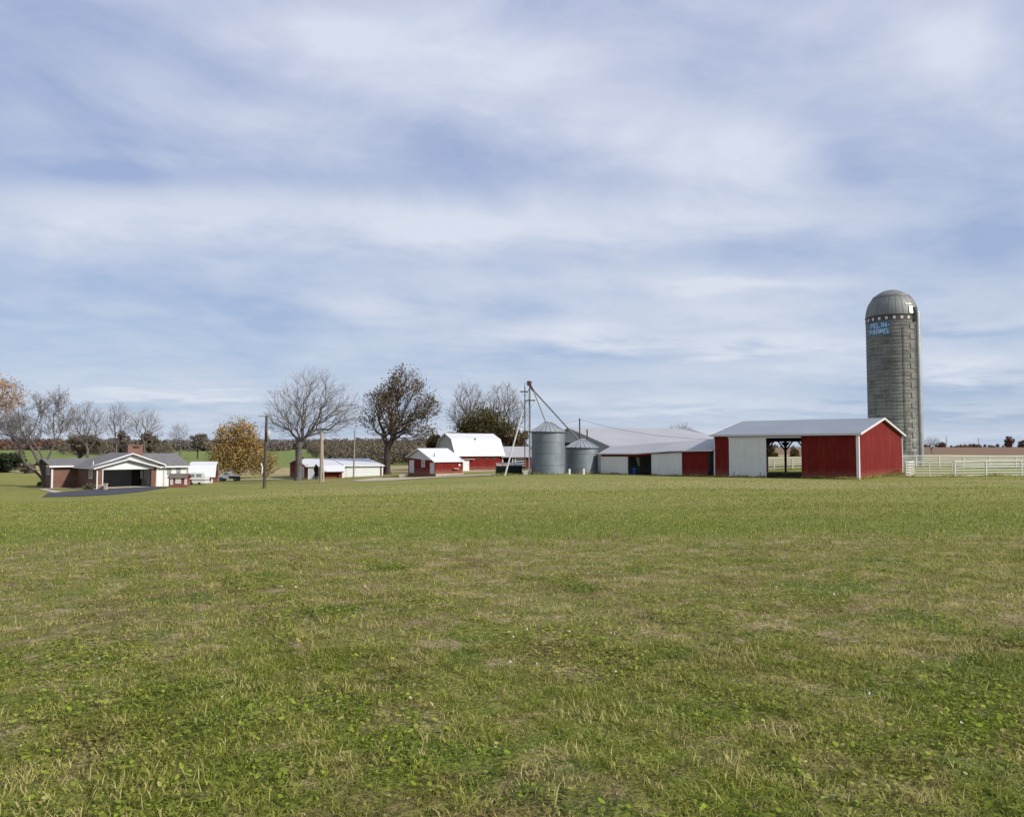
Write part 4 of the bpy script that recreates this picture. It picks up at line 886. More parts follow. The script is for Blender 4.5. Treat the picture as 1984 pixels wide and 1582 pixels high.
# well house
O11 = G(327, 98.5); O11.z = ZH(330, 938, 98.5); th11 = R(4)
wh = thing('well_house', 'tiny dark red well house with grey shingle roof beside the driveway', 'well house', O11, th11)
l11 = solve_x(O11, th11, 0, 361); h11 = zloc(O11, th11, 1, 0, 345, 925); 
MB().box(0,l11,0,1.4,-.4,h11).build('wall', m_redwood, wh)
MB().prism([(-.06,0,h11),(-.06,1.4,h11),(-.06,.7,h11+.45)],(l11+.12,0,0)).build('gable', m_redwood, wh)
MB().add(slab([(-.15,-.15,h11-.02),(l11+.15,-.15,h11-.02),(l11+.15,.7,h11+.5),(-.15,.7,h11+.5)],.06).v, FS).add(slab([(-.15,.7,h11+.5),(l11+.15,.7,h11+.5),(l11+.15,1.55,h11-.02),(-.15,1.55,h11-.02)],.06).v, FS).build('roof', paint('brown_shingles', (.14,.11,.095), .9, .2, 3), wh)
X11 = lambda p: solve_x(O11, th11, 0, p)
for (a, b) in ((330.5,336),(340.5,351.5),(358,363)): box(X11(a),X11(b),-.04,-.003,-.05 if a != 340.5 else .1,h11-.06).build('white_panel', m_pinkwhite, wh)
# small black bench
g = G(366.5, 103); g.z = ZH(366, 938, 103); bn = thing('garden_bench', 'small black bench on the lawn between the well house and the camper', 'bench', g, R(6))
box(-.28,.28,-.12,.16,.30,.36).build('seat', m_black, bn); box(-.28,.28,.14,.18,.36,.62).build('backrest', m_black, bn)
for x in (-.26,.20):
    box(x,x+.06,-.1,.14,-.1,.30).build('leg', m_black, bn)

# ---- brick ranch house
thh = R(45); OH = W(187, 946, 97); OH.z = ZH(187, 946, 97)
hs = thing('brick_house', 'single storey brick and white ranch house with grey roof and open carport', 'house', OH, thh)
sxh = lambda px, w_=0, py=900: solve_x(OH, thh, w_, px, py)
def zh(px, py, x, y): return zloc(OH, thh, x, y, px, py)
xpl, xpr = sxh(200.5), sxh(293.5); XR = sxh(303.5)
zo = zh(200, 910, xpl, 0); zev = zh(178, 905.5, -.4, -.5)
ppk = sxh(250, -.6, 887); zpk = zh(250, 887.5, ppk, -.6)
YL = 8.0
MB().box(0,.2,.5,YL,-.4,zev+.1).build('side_wall', m_brick, hs)
for (a, b) in ((0, xpl), (xpr, XR)): box(a,b,0,.5,-.4,zo+.25).build('pillar', m_brick, hs)
box(-.05,.10,-.06,-.003,-.3,zev+.05).build('downspout', m_pinkwhite, hs)
box(xpl-.12,xpl,-.05,-.003,-.2,zo).build('trim_board', m_pinkwhite, hs); box(XR-.1,XR+.02,-.05,-.003,-.2,zo+.2).build('trim_board', m_concrete, hs)
# carport gable
xe1 = 2*ppk+.5; slh = (zpk-zev)/(ppk+.5)
MB().prism([(-.3,0-.06,zo+.02),(xe1-.7,-.06,zo+.02),(xe1-.7,-.06,zev+slh*.2),(ppk,-.06,zpk-.12),(-.3,-.06,zev+slh*.1)], (0,.055,0)).build('carport_gable', m_white, hs)
rf = MB(); rf.add(slab([(-.5,-.6,zev),(ppk,-.6,zpk),(ppk,3.4,zpk),(-.5,3.4,zev)],.12).v, FS); rf.add(slab([(ppk,-.6,zpk),(xe1,-.6,zev),(xe1,3.4,zev),(ppk,3.4,zpk)],.12).v, FS)
rf.build('carport_roof', m_shingle, hs)
tb = MB(); tb.prism([(-.52,-.66,zev-.20),(ppk,-.66,zpk-.20),(ppk,-.66,zpk-.05),(-.52,-.66,zev-.05)],(0,.055,0)); tb.prism([(ppk,-.66,zpk-.20),(xe1,-.66,zev-.20),(xe1,-.66,zev-.05),(ppk,-.66,zpk-.05)],(0,.055,0)); tb.box(-.56,-.502,-.6,YL,zev-.19,zev-.02)
tb.build('roof_trim', m_white, hs)
# main front gable set back behind it
Y2 = 2.4
mpk = sxh(257.5, Y2-.5, 877); zm = zh(257.5, 877, mpk, Y2-.5); xe2 = sxh(322, Y2-.5, 899)
zeR = zh(322, 899.5, xe2, Y2-.5)
rf = MB(); rf.add(slab([(-.45,Y2-.5,zev+.03),(mpk,Y2-.5,zm),(mpk,YL+2.5,zm),(-.45,YL+2.5,zev+.03)],.12).v, FS); rf.add(slab([(mpk,Y2-.5,zm),(xe2,Y2-.5,zeR),(xe2,YL+2.5,zeR),(mpk,YL+2.5,zm)],.12).v, FS); rfo = rf.build('main_roof', m_shingle, hs)
MB().tube([(.35,2.6,zev+.2),(.35,2.6,zev+.75)], .06, 8).build('roof_vent', m_white, rfo)
MB().prism([(-.3,Y2,zev-.1),(xe2-.3,Y2,zeR-.1),(mpk,Y2,zm-.13)],(0,.08,0)).build('main_gable', m_white, hs)
tb = MB(); tb.prism([(-.45,Y2-.56,zev-.15),(mpk,Y2-.56,zm-.16),(mpk,Y2-.56,zm-.01),(-.45,Y2-.56,zev)],(0,.055,0)); tb.prism([(mpk,Y2-.56,zm-.16),(xe2,Y2-.56,zeR-.16),(xe2,Y2-.56,zeR),(mpk,Y2-.56,zm-.01)],(0,.055,0)); tb.build('roof_trim', m_white, hs)
# right wing
Y3 = Y2+.3; XW = sxh(361.5, Y3); zew = zh(345, 902, 10, Y3-.5); YR_ = Y3+4.2; zrw = zh(315, 877.5, sxh(315, YR_, 877), YR_)
box(XR+.02,XW,Y3,Y3+.15,-.4,zew).build('front_wall', m_white, hs)
MB().prism([(XW,Y3+.16,-.4),(XW,Y3+8.4,-.4),(XW,Y3+8.4,zew),(XW,YR_,zrw-.15),(XW,Y3+.16,zew)],(-.15,0,0)).build('gable_wall', m_brick, hs)
box(XR-.02,XR+.1,.5,Y3,-.4,zo).box(XR-.02,XR+.1,Y3+.16,5.35,-.4,zo).build('inner_wall', m_white, hs)
rf = MB(); xl_ = mpk-.2
rf.add(slab([(xe2-.9,Y3-.5,zew-.02),(XW+.35,Y3-.5,zew-.02),(XW+.35,YR_,zrw),(xl_,YR_,zrw)],.12).v, FS); rf.add(slab([(xl_,YR_,zrw),(XW+.35,YR_,zrw),(XW+.35,Y3+8.9,zew),(xl_,Y3+8.9,zew)],.12).v, FS); rf.build('wing_roof', m_shingle, hs)
box(xe2-.6,XW+.35,Y3-.56,Y3-.502,zew-.22,zew-.03).build('roof_trim', m_white, hs)
for (a, b) in ((323.5,332.5),(341.5,350.5)):
    xa, xb = sxh(a, Y3), sxh(b, Y3); z0_, z1_ = zh(a, 920, xa, Y3), zh(a, 905.5, xa, Y3)
    wn = box(xa,xb,Y3-.04,Y3-.003,z0_,z1_).build('window', m_greylid, hs)
    box(xa+.05,xb-.05,Y3-.055,Y3-.041,z0_+.06,(z0_+z1_)/2-.03).box(xa+.05,xb-.05,Y3-.055,Y3-.041,(z0_+z1_)/2+.03,z1_-.06).build('pane', m_greyglass, wn)
box(sxh(316.5,Y3),sxh(319,Y3),Y3-.07,Y3-.003,-.3,zew).build('downspout', m_greylid, hs)
# inside the carport
YB = 5.2
box(.2,sxh(256,YB),YB,YB+.1,-.2,zo+.3).build('carport_rear_wall', m_greywall, hs)
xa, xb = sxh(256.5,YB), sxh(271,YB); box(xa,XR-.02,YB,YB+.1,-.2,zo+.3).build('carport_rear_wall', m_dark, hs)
dd = box(xa+.15,xb-.1,YB-.05,YB-.003,0,2.02).build('door', paint('brown_door', (.06,.035,.025), .6, .2, 2), hs); box(xb-.25,xb-.18,YB-.10,YB-.051,.95,1.03).build('handle', m_galv, dd)
for (a, b) in ((272.5,277),(279.5,286.5),(288,293)):
    xa_, xb_ = sxh(a,3.9), sxh(b,3.9); box(xa_,xb_,3.9,3.94,zh(280,927,xa_,3.9),zo+.2).build('shade_panel', m_whitedoor, hs)
box(.2,XR,.3,3.0,zo+.26,zo+.3).box(.2,XR,3.0,YB,zo+.31,zo+.35).build('carport_ceiling', m_greywall, hs)
# side wall window
ya, yb = solve_y(OH,thh,0,180), solve_y(OH,thh,0,173)
z0_, z1_ = zloc(OH,thh,0,ya,180,927), zloc(OH,thh,0,ya,180,909.5)
wn = box(-.04,-.003,ya,yb,z0_,z1_).build('window', m_white, hs); box(-.055,-.041,ya+.22,yb-.22,z0_+.12,z1_-.08).build('pane', m_greyglass, wn)
# left wing
xw0 = sxh(101, YL); WD = 3.4
box(xw0,.0,YL,YL+.18,-.4,zev).build('front_wall', m_brick, hs)
box(xw0,xw0+.18,YL+.185,YL+WD,-.4,zev).build('end_wall', m_brick, hs); box(xw0,0,YL+WD+.01,YL+WD+.18,-.4,zev).build('rear_wall', m_brick, hs)
zwr = zh(110, 888, xw0, YL+WD/2+.9); zwe = zh(110, 901.5, xw0, YL-.5)
rf = MB(); rf.add(slab([(xw0-.4,YL-.5,zwe),(2.0,YL-.5,zwe),(3.4,YL+3.3,zwr),(xw0-.4,YL+3.3,zwr)],.12).v, FS); rf.add(slab([(xw0-.4,YL+3.3,zwr),(3.4,YL+3.3,zwr),(2.0,YL+7,zwe),(xw0-.4,YL+7,zwe)],.12).v, FS); rf.build('wing_roof', m_shingle, hs)
box(xw0-.45,-.5,YL-.56,YL-.502,zwe-.22,zwe-.03).build('roof_trim', m_white, hs)
box(xw0-.10,xw0+.12,YL-.12,YL-.003,-.3,zev-.1).build('downspout', m_pinkwhite, hs)
ya, yb = YL+.7, YL+2.4; z0_, z1_ = zloc(OH,thh,xw0,ya,92,920), zloc(OH,thh,xw0,ya,92,903.5)
wn = box(xw0-.05,xw0-.003,ya,yb,z0_,z1_).build('window', m_pinkwhite, hs)
pn = MB()
for k in range(3): pn.box(xw0-.065,xw0-.051,ya+.1+k*.54,ya+.5+k*.54,z0_+.08,z1_-.08)
pn.build('pane', m_greyglass, wn)
xc0, xc1 = sxh(248, 5.5, 868), sxh(277, 5.5, 868); zc1 = zh(262, 861, xc0, 5.5)
ch_ = box(xc0,xc1,5.5,6.5,zm-.8,zc1-.12).build('chimney', m_brick2, hs)
box(xc0-.06,xc1+.06,5.44,6.56,zc1-.117,zc1).build('chimney_cap', m_brick2, ch_)
MB().box(xc0+.6,xc1-.5,5.40,5.49,zc1-.42,zc1-.26).build('soot_slot', m_dark, ch_)
MB().lathe([(.13,zc1),(.13,zc1+.3),(.2,zc1+.32),(.02,zc1+.48)], (xc0+1.1,6.0), 12).build('flue', m_dark, ch_)
box(-.1,XR+.1,.01,YB,-.4,.015).build('carport_floor', m_concrete, hs)
# flower box, planter and steps by the corner
g = OH+Vector((.5,-1.6,-.02)); pl = thing('planter', 'low stone planter with tan cap at the carport corner', 'planter', W(190.5, 951, 94.5), R(20))
wpl = 11/F*94.5; MB().box(0,wpl,0,.7,-.2,.62).build('planter_wall', m_stone, pl); MB().box(-.05,wpl+.05,-.05,.75,.622,.72).build('cap', m_tanlid, pl)
ur = thing('stone_urn_post', 'short white column beside the stone planter', 'column', W(204.5, 952, 94.2), 0)
MB().box(-.22,.22,-.22,.22,-.1,.12).box(-.15,.15,-.15,.15,.121,.85).box(-.2,.2,-.2,.2,.851,.97).build('shaft', m_concrete, ur)

# driveway, walks
def P(px, py, D): p = W(px, py, D); return (p.x, p.y)
drape('driveway', [(P(82,962,81),P(92,957,88)), (P(110,964,81),P(130,954.5,91)), (P(150,962,81),P(185,951,94.5)), (P(215,958,83),P(205,942,101.5)), (P(275,953,88),P(262,941,103)), (P(325,945,97),P(303,941,103.2))], m_asphalt, .04)
drape('garden_path', [(P(73,946,98.2),P(88,945,99)), (P(104,957,88.5),P(122,956,90))], m_concrete, .055)
drape('front_walk', [(P(88,945,98.5),P(92,943,100)), (P(140,944,98.4),P(143,942.5,99.8)), (P(182,948,95),P(186,946,96.4))], m_concrete, .06)
for px, D, s, nm in ((170, 97.2, .55, 'brown clump of shrubs under the house side window'), (78, 100.5, .42, 'small dark pointed evergreen at the left end of the house')):
    pass

# ------------------------------------------------------------------ fences
def pipe_fence(name, label, pts, posts, h, rails, group=None, rr=.048, top_r=.075, pr=.075):
    """pts: two ground points (px,D); posts: px list"""
    a, b = Vector(G(pts[0][0], pts[0][1])), Vector(G(pts[1][0], pts[1][1]))
    t = thing(name, label, 'fence', a, 0, group)
    def on(px):
        aa = ray(px, 900)[0]; d = b-a; s = (aa*a.y-a.x)/(d.x-aa*d.y); return a.x+d.x*s, a.y+d.y*s
    pl = [on(p) for p in posts]
    for (x, y) in pl: MB().tube([(x-a.x,y-a.y,ztf(x,y)-a.z-.2),(x-a.x,y-a.y,ztf(x,y)-a.z+h+.0)], pr, 8).build('post', m_fence, t)
    for k, z in enumerate(rails):
        r_ = top_r if k == len(rails)-1 else rr
        MB().tube([(x-a.x,y-a.y-.01,ztf(x,y)-a.z+z) for x, y in pl], r_, 6).build('rail', m_fence, t)
    return t
pipe_fence('pipe_fence', 'near white pipe fence with six rails running right from the gate by the barn', ((1848,71.5),(2200,70)), [1849.5,1910,1978.5,2046,2120,2200], 1.40, [.10,.34,.58,.82,1.06,1.37])
pipe_fence('pipe_fence', 'far white pipe fence passing behind the barn and in front of the silo', ((1380,91.2),(1984,86)), [1385,1425,1462,1499,1535.5,1580,1630,1680,1728,1775,1820,1867,1917,1968,2020,2075], 1.36, [.25,.52,.78,1.03,1.30], rr=.045)
def gate(px0, D0, px1, D1, label, n=6, h=1.32):
    a, b = G(px0, D0), G(px1, D1); th_ = math.atan2(b.y-a.y, b.x-a.x); L_ = (b-a).length; t = thing('farm_gate', label, 'gate', a, th_, 'white tube gates by the barn')
    for k in range(n): z = .14+k*(h-.14)/(n-1); MB().tube([(0,0,z),(L_,0,z)], .035 if k < n-1 else .045, 6).build('rail', m_fence, t)
    for x in (0, L_/2, L_): MB().tube([(x,0,.1),(x,0,h+.03)], .045, 6).build('upright', m_fence, t)
    return t
gate(1756, 71.8, 1846, 71.5, 'wide white tube gate closing the gap beside the red barn')
gate(1754, 71.9, 1771, 77.5, 'narrow white tube gate swung back at the barn corner')

# ------------------------------------------------------------------ poles and wires
def pole(px, py, D, pt, pxt, r0, r1, mat, label, extras=None):
    g = W(px, py, D); g.z = ztf(g.x, g.y); t = thing('utility_pole', label, 'pole', g, 0, 'wooden poles on the left')
    top = W(pxt, pt, D)-g; MB().tube([(0,0,-.5),(0,0,0),tuple(top)], [r0,r0,r1], 10).build('pole', mat, t); return t, g, top
p1, g1_, t1 = pole(512, 949, 83, 805, 516.5, .17, .13, m_poledark, 'dark utility pole with a transformer can and a pale peeling strip')
z_ = lambda py: ZH(514, py, 83)-g1_.z
MB().lathe([(.02,z_(852)),(.19,z_(852)),(.19,z_(835)),(.05,z_(833))], (.25+.15,-.1), 14).build('transformer', paint('can_grey', (.40,.40,.39), .5, .08, 2), p1, smooth=True)
MB().tube([(-.35,-.1,z_(897)),(-.20,-.1,z_(905)),(-.24,-.1,z_(917))], .075, 6).build('peeling_strip', paint('peeled_wood', (.66,.60,.50), .8, .08, 3), p1)
MB().tube([(-.75,0,z_(806)),(.05,0,z_(806))], .05, 5).build('crossarm', m_polegrey, p1)
p2_, g2_, t2 = pole(621.5, 941, 109, 836, 622.5, .20, .15, m_polegrey, 'thick grey wooden pole in front of the garage canopy')
p3_, g3_, t3 = pole(626.8, 939, 111, 842, 624.5, .10, .10, m_polepale, 'pale new wooden pole leaning against the thick grey one')
p4_, g4_, t4 = pole(685, 925, 126, 833, 687.5, .14, .10, m_polegrey, 'slender grey pole standing before the white overhead door')
def wire(p0, p1, sag, label, r=.014):
    p0, p1 = Vector(p0), Vector(p1); pts = [(p0.lerp(p1, k/16)-Vector((0,0,sag*4*(k/16)*(1-k/16)))) for k in range(17)]
    o = MB().tube([tuple(p-p0) for p in pts], r, 4).build('wire', m_wire); o.location = p0; tag(o, label, 'wire', 'overhead wires')
wire(g1_+t1+Vector((0,0,-.3)), g2_+t2+Vector((0,0,-.2)), .5, 'overhead wire from the dark pole to the thick grey pole')
wire(g2_+t2+Vector((0,0,-.2)), g4_+t4+Vector((0,0,-.2)), .4, 'overhead wire from the thick grey pole to the slender pole')
wire(W(1123.5,812,91), W(1384,851,77), .5, 'overhead wire sloping down from the pole behind the bins to the red barn', .018)
wire(W(1055,818,84), W(1123.5,812,91), .3, 'overhead wire between the tall grain bin and the dark pole')
wire(g4_+t4+Vector((0,0,-.3)), W(863,840,140), .8, 'overhead wire from the slender pole to the gambrel barn')

# ------------------------------------------------------------------ trees
def seg_mesh(name, segs, mat, parent, nside, rmin=0.0, smooth=True):
    n = len(segs)
    P0 = np.array([s[0] for s in segs]); P1 = np.array([s[1] for s in segs]); R0 = np.maximum([s[2] for s in segs], rmin); R1 = np.maximum([s[3] for s in segs], rmin)
    d = P1-P0; d /= np.maximum(np.linalg.norm(d, axis=1, keepdims=True), 1e-6)
    ref = np.where(np.abs(d[:, 2:3]) < .9, np.array([[0,0,1.]]), np.array([[1.,0,0]])); a = np.cross(d, ref); a /= np.linalg.norm(a, axis=1, keepdims=True); b = np.cross(d, a)
    th_ = 2*np.pi*np.arange(nside)/nside; ring = a[:, None, :]*np.cos(th_)[None, :, None]+b[:, None, :]*np.sin(th_)[None, :, None]
    V = np.concatenate([P0[:, None]+ring*R0[:, None, None], P1[:, None]+ring*R1[:, None, None]], 1)
    base = (np.arange(n)*2*nside)[:, None]; k = np.arange(nside)[None]; k2 = (k+1) % nside
    Q = np.stack([base+k, base+k2, base+nside+k2, base+nside+k], -1).reshape(-1, 4)
    return npmesh(name, V.reshape(-1, 3), Q.ravel(), np.arange(len(Q))*4, np.full(len(Q), 4), mat, parent, smooth=smooth)
def leaf_quads(C, size, r_, flat=.0):
    n = len(C); a = r_.normal(size=(n,3)); a /= np.linalg.norm(a, axis=1, keepdims=True); b = r_.normal(size=(n,3)); b -= (b*a).sum(1, keepdims=True)*a; b /= np.linalg.norm(b, axis=1, keepdims=True)
    s = size*(.6+.8*r_.random((n,1))); a = a*s; b = b*s*.65
    return np.stack([C-a, C-b*1.0+a*.1, C+a, C+b-a*.1], 1)
def tree(name, label, cat, px, D, lobes, fork, n, seed, group=None, bark=m_barkgrey, twig=m_twig, leaves=None, nleaf=0, lsize=.2, lspread=.35, filt=None, base_r=.35, tip_r=.018, ntw=2, tw_len=.9, bias=.42, base_px=None, crown_split=.034):
    """a tree grown into its crown: lobes are (px, py, half width, half height) as seen, given the same depth as width"""
    g = G(px, D); r_ = np.random.default_rng(seed); k_ = D/F
    L_ = [((lx-px)*k_, ZH(px, ly, D)-g.z, lw*k_, lh*k_) for lx, ly, lw, lh in lobes]
    wts = np.array([l[2]**2*l[3] for l in L_])**.8; wts /= wts.sum()
    li = r_.choice(len(L_), n, p=wts); q = r_.normal(size=(n,3)); q /= np.linalg.norm(q, axis=1, keepdims=True); q *= (r_.random((n,1))**.36)
    A_ = np.array(L_); T_ = np.stack([A_[li,0]+q[:,0]*A_[li,2], q[:,1]*A_[li,2]*.9, A_[li,1]+q[:,2]*A_[li,3]], 1)
    T_ = T_[T_[:,2] > .6]
    zf = ZH(px, fork, D)-g.z
    F_ = np.array([0,0,zf]); T_ = T_[np.argsort(np.linalg.norm(T_-F_, axis=1)+r_.random(len(T_))*1.0)]
    mx = 8+len(T_)*2; Pn = np.zeros((mx,3)); par = np.full(mx, -1); path = np.zeros(mx); Dn = np.zeros((mx,3)); m = 0
    for j in range(5): Pn[m] = (.05*r_.normal(), .05*r_.normal(), zf*(j/4)); par[m] = m-1; Dn[m] = (0,0,1); path[m] = 0; m += 1
    Pn[0] = (0,0,-.3)
    for p in T_:
        dv = p-Pn[3:m]; dist = np.linalg.norm(dv, axis=1)+1e-6
        al = (dv*Dn[3:m]).sum(1)/dist
        cost = dist*(1.35-.45*al)+bias*path[3:m]; j = 3+int(np.argmin(cost)); d = p-Pn[j]; L2 = np.linalg.norm(d)
        if L2 < .05: continue
        midp = Pn[j]+d*.5+Dn[j]*L2*.10+r_.normal(size=3)*L2*.05
        Pn[m] = midp; par[m] = j; dd = midp-Pn[j]; Dn[m] = dd/np.linalg.norm(dd); path[m] = path[j]+np.linalg.norm(dd); m += 1
        Pn[m] = p; par[m] = m-1; dd = p-midp; Dn[m] = dd/np.linalg.norm(dd); path[m] = path[m-1]+np.linalg.norm(dd); m += 1
    cnt = np.zeros(m); kids = np.zeros(m)
    for j in range(m-1, 0, -1):
        if kids[j] == 0: cnt[j] += 1
        cnt[par[j]] += cnt[j]; kids[par[j]] += 1
    ex = math.log(base_r/tip_r)/math.log(max(cnt[0], 2)); rad = tip_r*np.maximum(cnt, 1)**ex
    segs = []; tips = []
    for j in range(1, m):
        a = Pn[par[j]]; b = Pn[j]; ra = min(rad[par[j]], rad[j]*1.35) if par[j] > 4 else rad[par[j]]*(1 if j < 5 else .6)
        if j >= 5 and par[j] <= 4: ra = rad[j]*1.2
        segs.append((a, b, ra, rad[j]))
        if j > 5 and rad[j] < .12:
            tips.append(b); out = (b-F_); out /= np.linalg.norm(out)+1e-6
            for _ in range(ntw if kids[j] == 0 else 1):
                d1 = Dn[j]*.7+out*.5+r_.normal(size=3)*.50; d1 /= np.linalg.norm(d1); l1 = tw_len*(.5+.7*r_.random()); c = b+d1*l1*.55
                d2 = d1+r_.normal(size=3)*.35; e = c+d2*l1*.5; segs.append((b, c, tip_r*.8, tip_r*.62)); segs.append((c, e, tip_r*.62, tip_r*.35)); tips.append(e)
                d3 = d1+r_.normal(size=3)*.6; e2 = c+d3*l1*.4; segs.append((c, e2, tip_r*.5, tip_r*.3))
    t = thing(name, label, cat, g, 0, group)
    big_ = [x for x in segs if x[3] > crown_split or x[2] > crown_split*1.4]; sm_ = [x for x in segs if not (x[3] > crown_split or x[2] > crown_split*1.4)]
    big_.append((np.array([0,0,-.35]), np.array([0,0,.55]), base_r*1.55, base_r*1.0))
    seg_mesh('trunk', big_, bark, t, 8); seg_mesh('crown', sm_, twig, t, 3, smooth=False)
    if leaves is not None:
        tp = np.array(tips)
        if filt: tp = tp[filt(tp, r_)]
        C = tp[r_.integers(0, len(tp), nleaf)]+r_.normal(size=(nleaf,3))*lspread
        quadmesh('leaves', leaf_quads(C, lsize, r_), leaves, t, {'var': ('FLOAT', np.repeat(r_.random(nleaf), 4))})
    return t
def patchy(s, lo=1.0):
    def f_(tp, r_):
        v = np.sin(tp[:,0]*.9+s)+np.sin(tp[:,1]*.8+s*2)+np.sin(tp[:,2]*1.1+s*3)+.10*tp[:,2]-lo; return (v+r_.normal(size=len(tp))*.5) > 0
    return f_
tree('bare_tree', 'tall bare tree standing in front of the red gable end of the long garage', 'tree', 578, 124, [(600,758,50,44),(553,790,42,42),(652,785,42,36),(600,812,80,40),(540,825,28,22),(668,815,26,22)], 868, 950, 5, base_r=.52, tip_r=.018, tw_len=1.15)
tree('oak_tree', 'large dark oak tree keeping brown leaves between the long garage and the milk house', 'tree', 750, 139, [(786,745,36,31),(750,765,22,20),(722,788,26,24),(826,792,27,27),(772,800,52,40),(712,815,17,14),(800,838,40,15),(740,835,30,14)], 868, 1050, 9, bark=m_barkdark, twig=m_twigdark, leaves=ml_oak, nleaf=6000, lsize=.17, filt=patchy(1.3, 1.1), lspread=.38, base_r=.62, tip_r=.021, tw_len=1.0)
tree('bare_tree', 'wide bare tree behind the left end of the gambrel barn', 'tree', 905, 168, [(905,775,32,32),(890,800,28,28),(930,790,26,30),(908,815,36,30)], 850, 620, 14, base_r=.34, tip_r=.023, tw_len=1.2)
tree('bare_tree', 'narrow bare tree behind the right end of the gambrel barn', 'tree', 974, 170, [(976,775,30,32),(955,795,20,25),(996,800,24,30),(975,820,34,25)], 852, 560, 21, base_r=.32, tip_r=.023, tw_len=1.2)
def dome_tree(name, label, px, D, pxL, pxR, pyT, pyB, mat, n, size, seed, trunk=True, bark=m_barkdark, group=None, cat='tree', lumps=38, clear=0.0, tpx=None, core=.62):
    """a tree whose crown is a mass of leaf clusters over limbs"""
    g = G(px, D); r_ = np.random.default_rng(seed); H_ = ZH(px, pyT, D)-g.z; zb_ = ZH(px, pyB, D)-g.z; hw_ = (pxR-pxL)/2/F*D; cx = ((pxL+pxR)/2-px)/F*D
    t = thing(name, label, cat, g, 0, group)
    cz = (H_+zb_)/2; hz_ = (H_-zb_)/2
    u_ = r_.normal(size=(lumps,3)); u_ /= np.linalg.norm(u_, axis=1, keepdims=True); rad = r_.random((lumps,1))**.45*.80
    LC = u_*rad; LR_ = .17+.17*r_.random(lumps)
    idx = r_.integers(0, lumps, n); q = r_.normal(size=(n,3)); q /= np.linalg.norm(q, axis=1, keepdims=True); q *= (r_.random((n,1))**.4)
    C = LC[idx]+q*LR_[idx][:, None]; C = C*np.array([hw_, hw_, hz_])+np.array([cx,0,cz]); C[:,2] = np.maximum(C[:,2], .05)
    tk = MB()
    if trunk:
        lim = []
        br_ = H_*.022
        lim.append((Vector((0,0,-.3)), Vector((cx*.2,0,cz*.55)), br_*1.3, br_, 0))
        for k in range(lumps):
            c = Vector((LC[k][0]*hw_+cx, LC[k][1]*hw_, LC[k][2]*hz_+cz)); s = Vector((cx*.2,0,cz*(.3+.25*r_.random()))); m_ = s.lerp(c, .5)+Vector((0,0,.12*hz_*r_.normal()))
            lim += [(s, m_, br_*.5, br_*.28, 1), (m_, c, br_*.28, br_*.1, 1)]
            for j in range(4): e = c+Vector(r_.normal(size=3))*LR_[k]*hw_*.8; lim.append((m_.lerp(c,.6+.1*j), e, br_*.12, .012, 2))
        seg_mesh('trunk', lim, bark, t, 6)
    quadmesh('crown', leaf_quads(C, size, r_), mat, t, {'var': ('FLOAT', np.repeat(r_.random(n), 4))})
    return t
dome_tree('round_tree', 'reddish brown low tree behind the open shed', 1000, 158, 968, 1036, 826, 900, ml_oak, 4200, .24, 33)
dome_tree('evergreen_shrub', 'broad dark evergreen bush at the left edge', 14, 165, -26, 52, 868, 920, ml_ever, 6000, .20, 28)
dome_tree('shrub', 'brown leafless thicket right of the dark evergreen', 50, 160, 34, 72, 894, 920, ml_brush, 1500, .15, 29)
dome_tree('shrub', 'low brown shrubs under the side window of the brick house', 171, 95.5, 158, 185, 934, 950, ml_brush, 1200, .08, 30)
dome_tree('shrub', 'small dark pointed evergreen at the left end of the house', 78, 99.5, 72, 84, 931, 943, ml_ever, 900, .06, 31)
dome_tree('shrub', 'narrow burgundy tree before the white front of the long garage', 613, 123, 608, 618.5, 896, 927, ml_burg, 1800, .12, 32)
# orange tree whose crown reaches in from the left, its trunk out of the picture
tree('round_tree', 'dark olive round topped tree behind the gambrel barn roof', 'tree', 938, 160, [(935,822,42,30),(975,845,26,28),(902,845,26,24),(938,845,50,25)], 880, 420, 3, bark=m_barkdark, twig=m_twigdark, leaves=ml_olive, nleaf=11500, lsize=.21, lspread=.55, base_r=.35, tip_r=.02)
tree('autumn_tree', 'bushy golden orange tree between the small white barn and the dark utility pole', 'tree', 462, 150, [(458,838,36,24),(436,878,30,34),(482,880,28,36),(458,890,48,30),(462,850,42,26)], 912, 520, 8, bark=m_barkdark, twig=m_twigdark, leaves=ml_orange, nleaf=9500, lsize=.17, lspread=.42, base_r=.26, tip_r=.018)
tree('small_tree', 'low brown tree forking near the ground just behind the dark utility pole', 'tree', 514, 116, [(512,888,24,18),(500,906,20,14),(524,908,18,14)], 925, 200, 18, bark=m_barkdark, twig=m_twigdark, leaves=ml_orange, nleaf=1500, lsize=.11, lspread=.25, base_r=.14, tip_r=.014, tw_len=.5)
tree('maple_tree', 'peach coloured tree reaching in at the left edge of the picture', 'tree', -75, 92, [(-12,768,52,32),(-75,775,66,42),(-34,745,30,20),(-120,765,60,45)], 860, 800, 41, bark=m_barkgrey, twig=m_twig, leaves=ml_peach, nleaf=9000, lsize=.11, lspread=.25, base_r=.32, tip_r=.016, tw_len=.6)
BT = dict(group='bare trees along the far lane', tip_r=.019, tw_len=1.4)
tree('bare_tree', 'bare two stemmed tree behind the left wing of the brick house', 'tree', 168, 175, [(165,805,32,24),(145,825,20,20),(188,822,18,20),(166,838,32,20)], 872, 420, 51, base_r=.30, **BT)
tree('bare_tree', 'pale bare tree above the brick house roof, left of the chimney', 'tree', 224, 210, [(224,802,20,24),(216,828,18,24),(238,822,16,24)], 860, 300, 52, base_r=.22, **BT)
tree('bare_tree', 'pale bare tree above the chimney of the brick house', 'tree', 278, 210, [(276,812,28,20),(262,830,18,18),(296,832,18,20)], 858, 300, 53, base_r=.22, **BT)
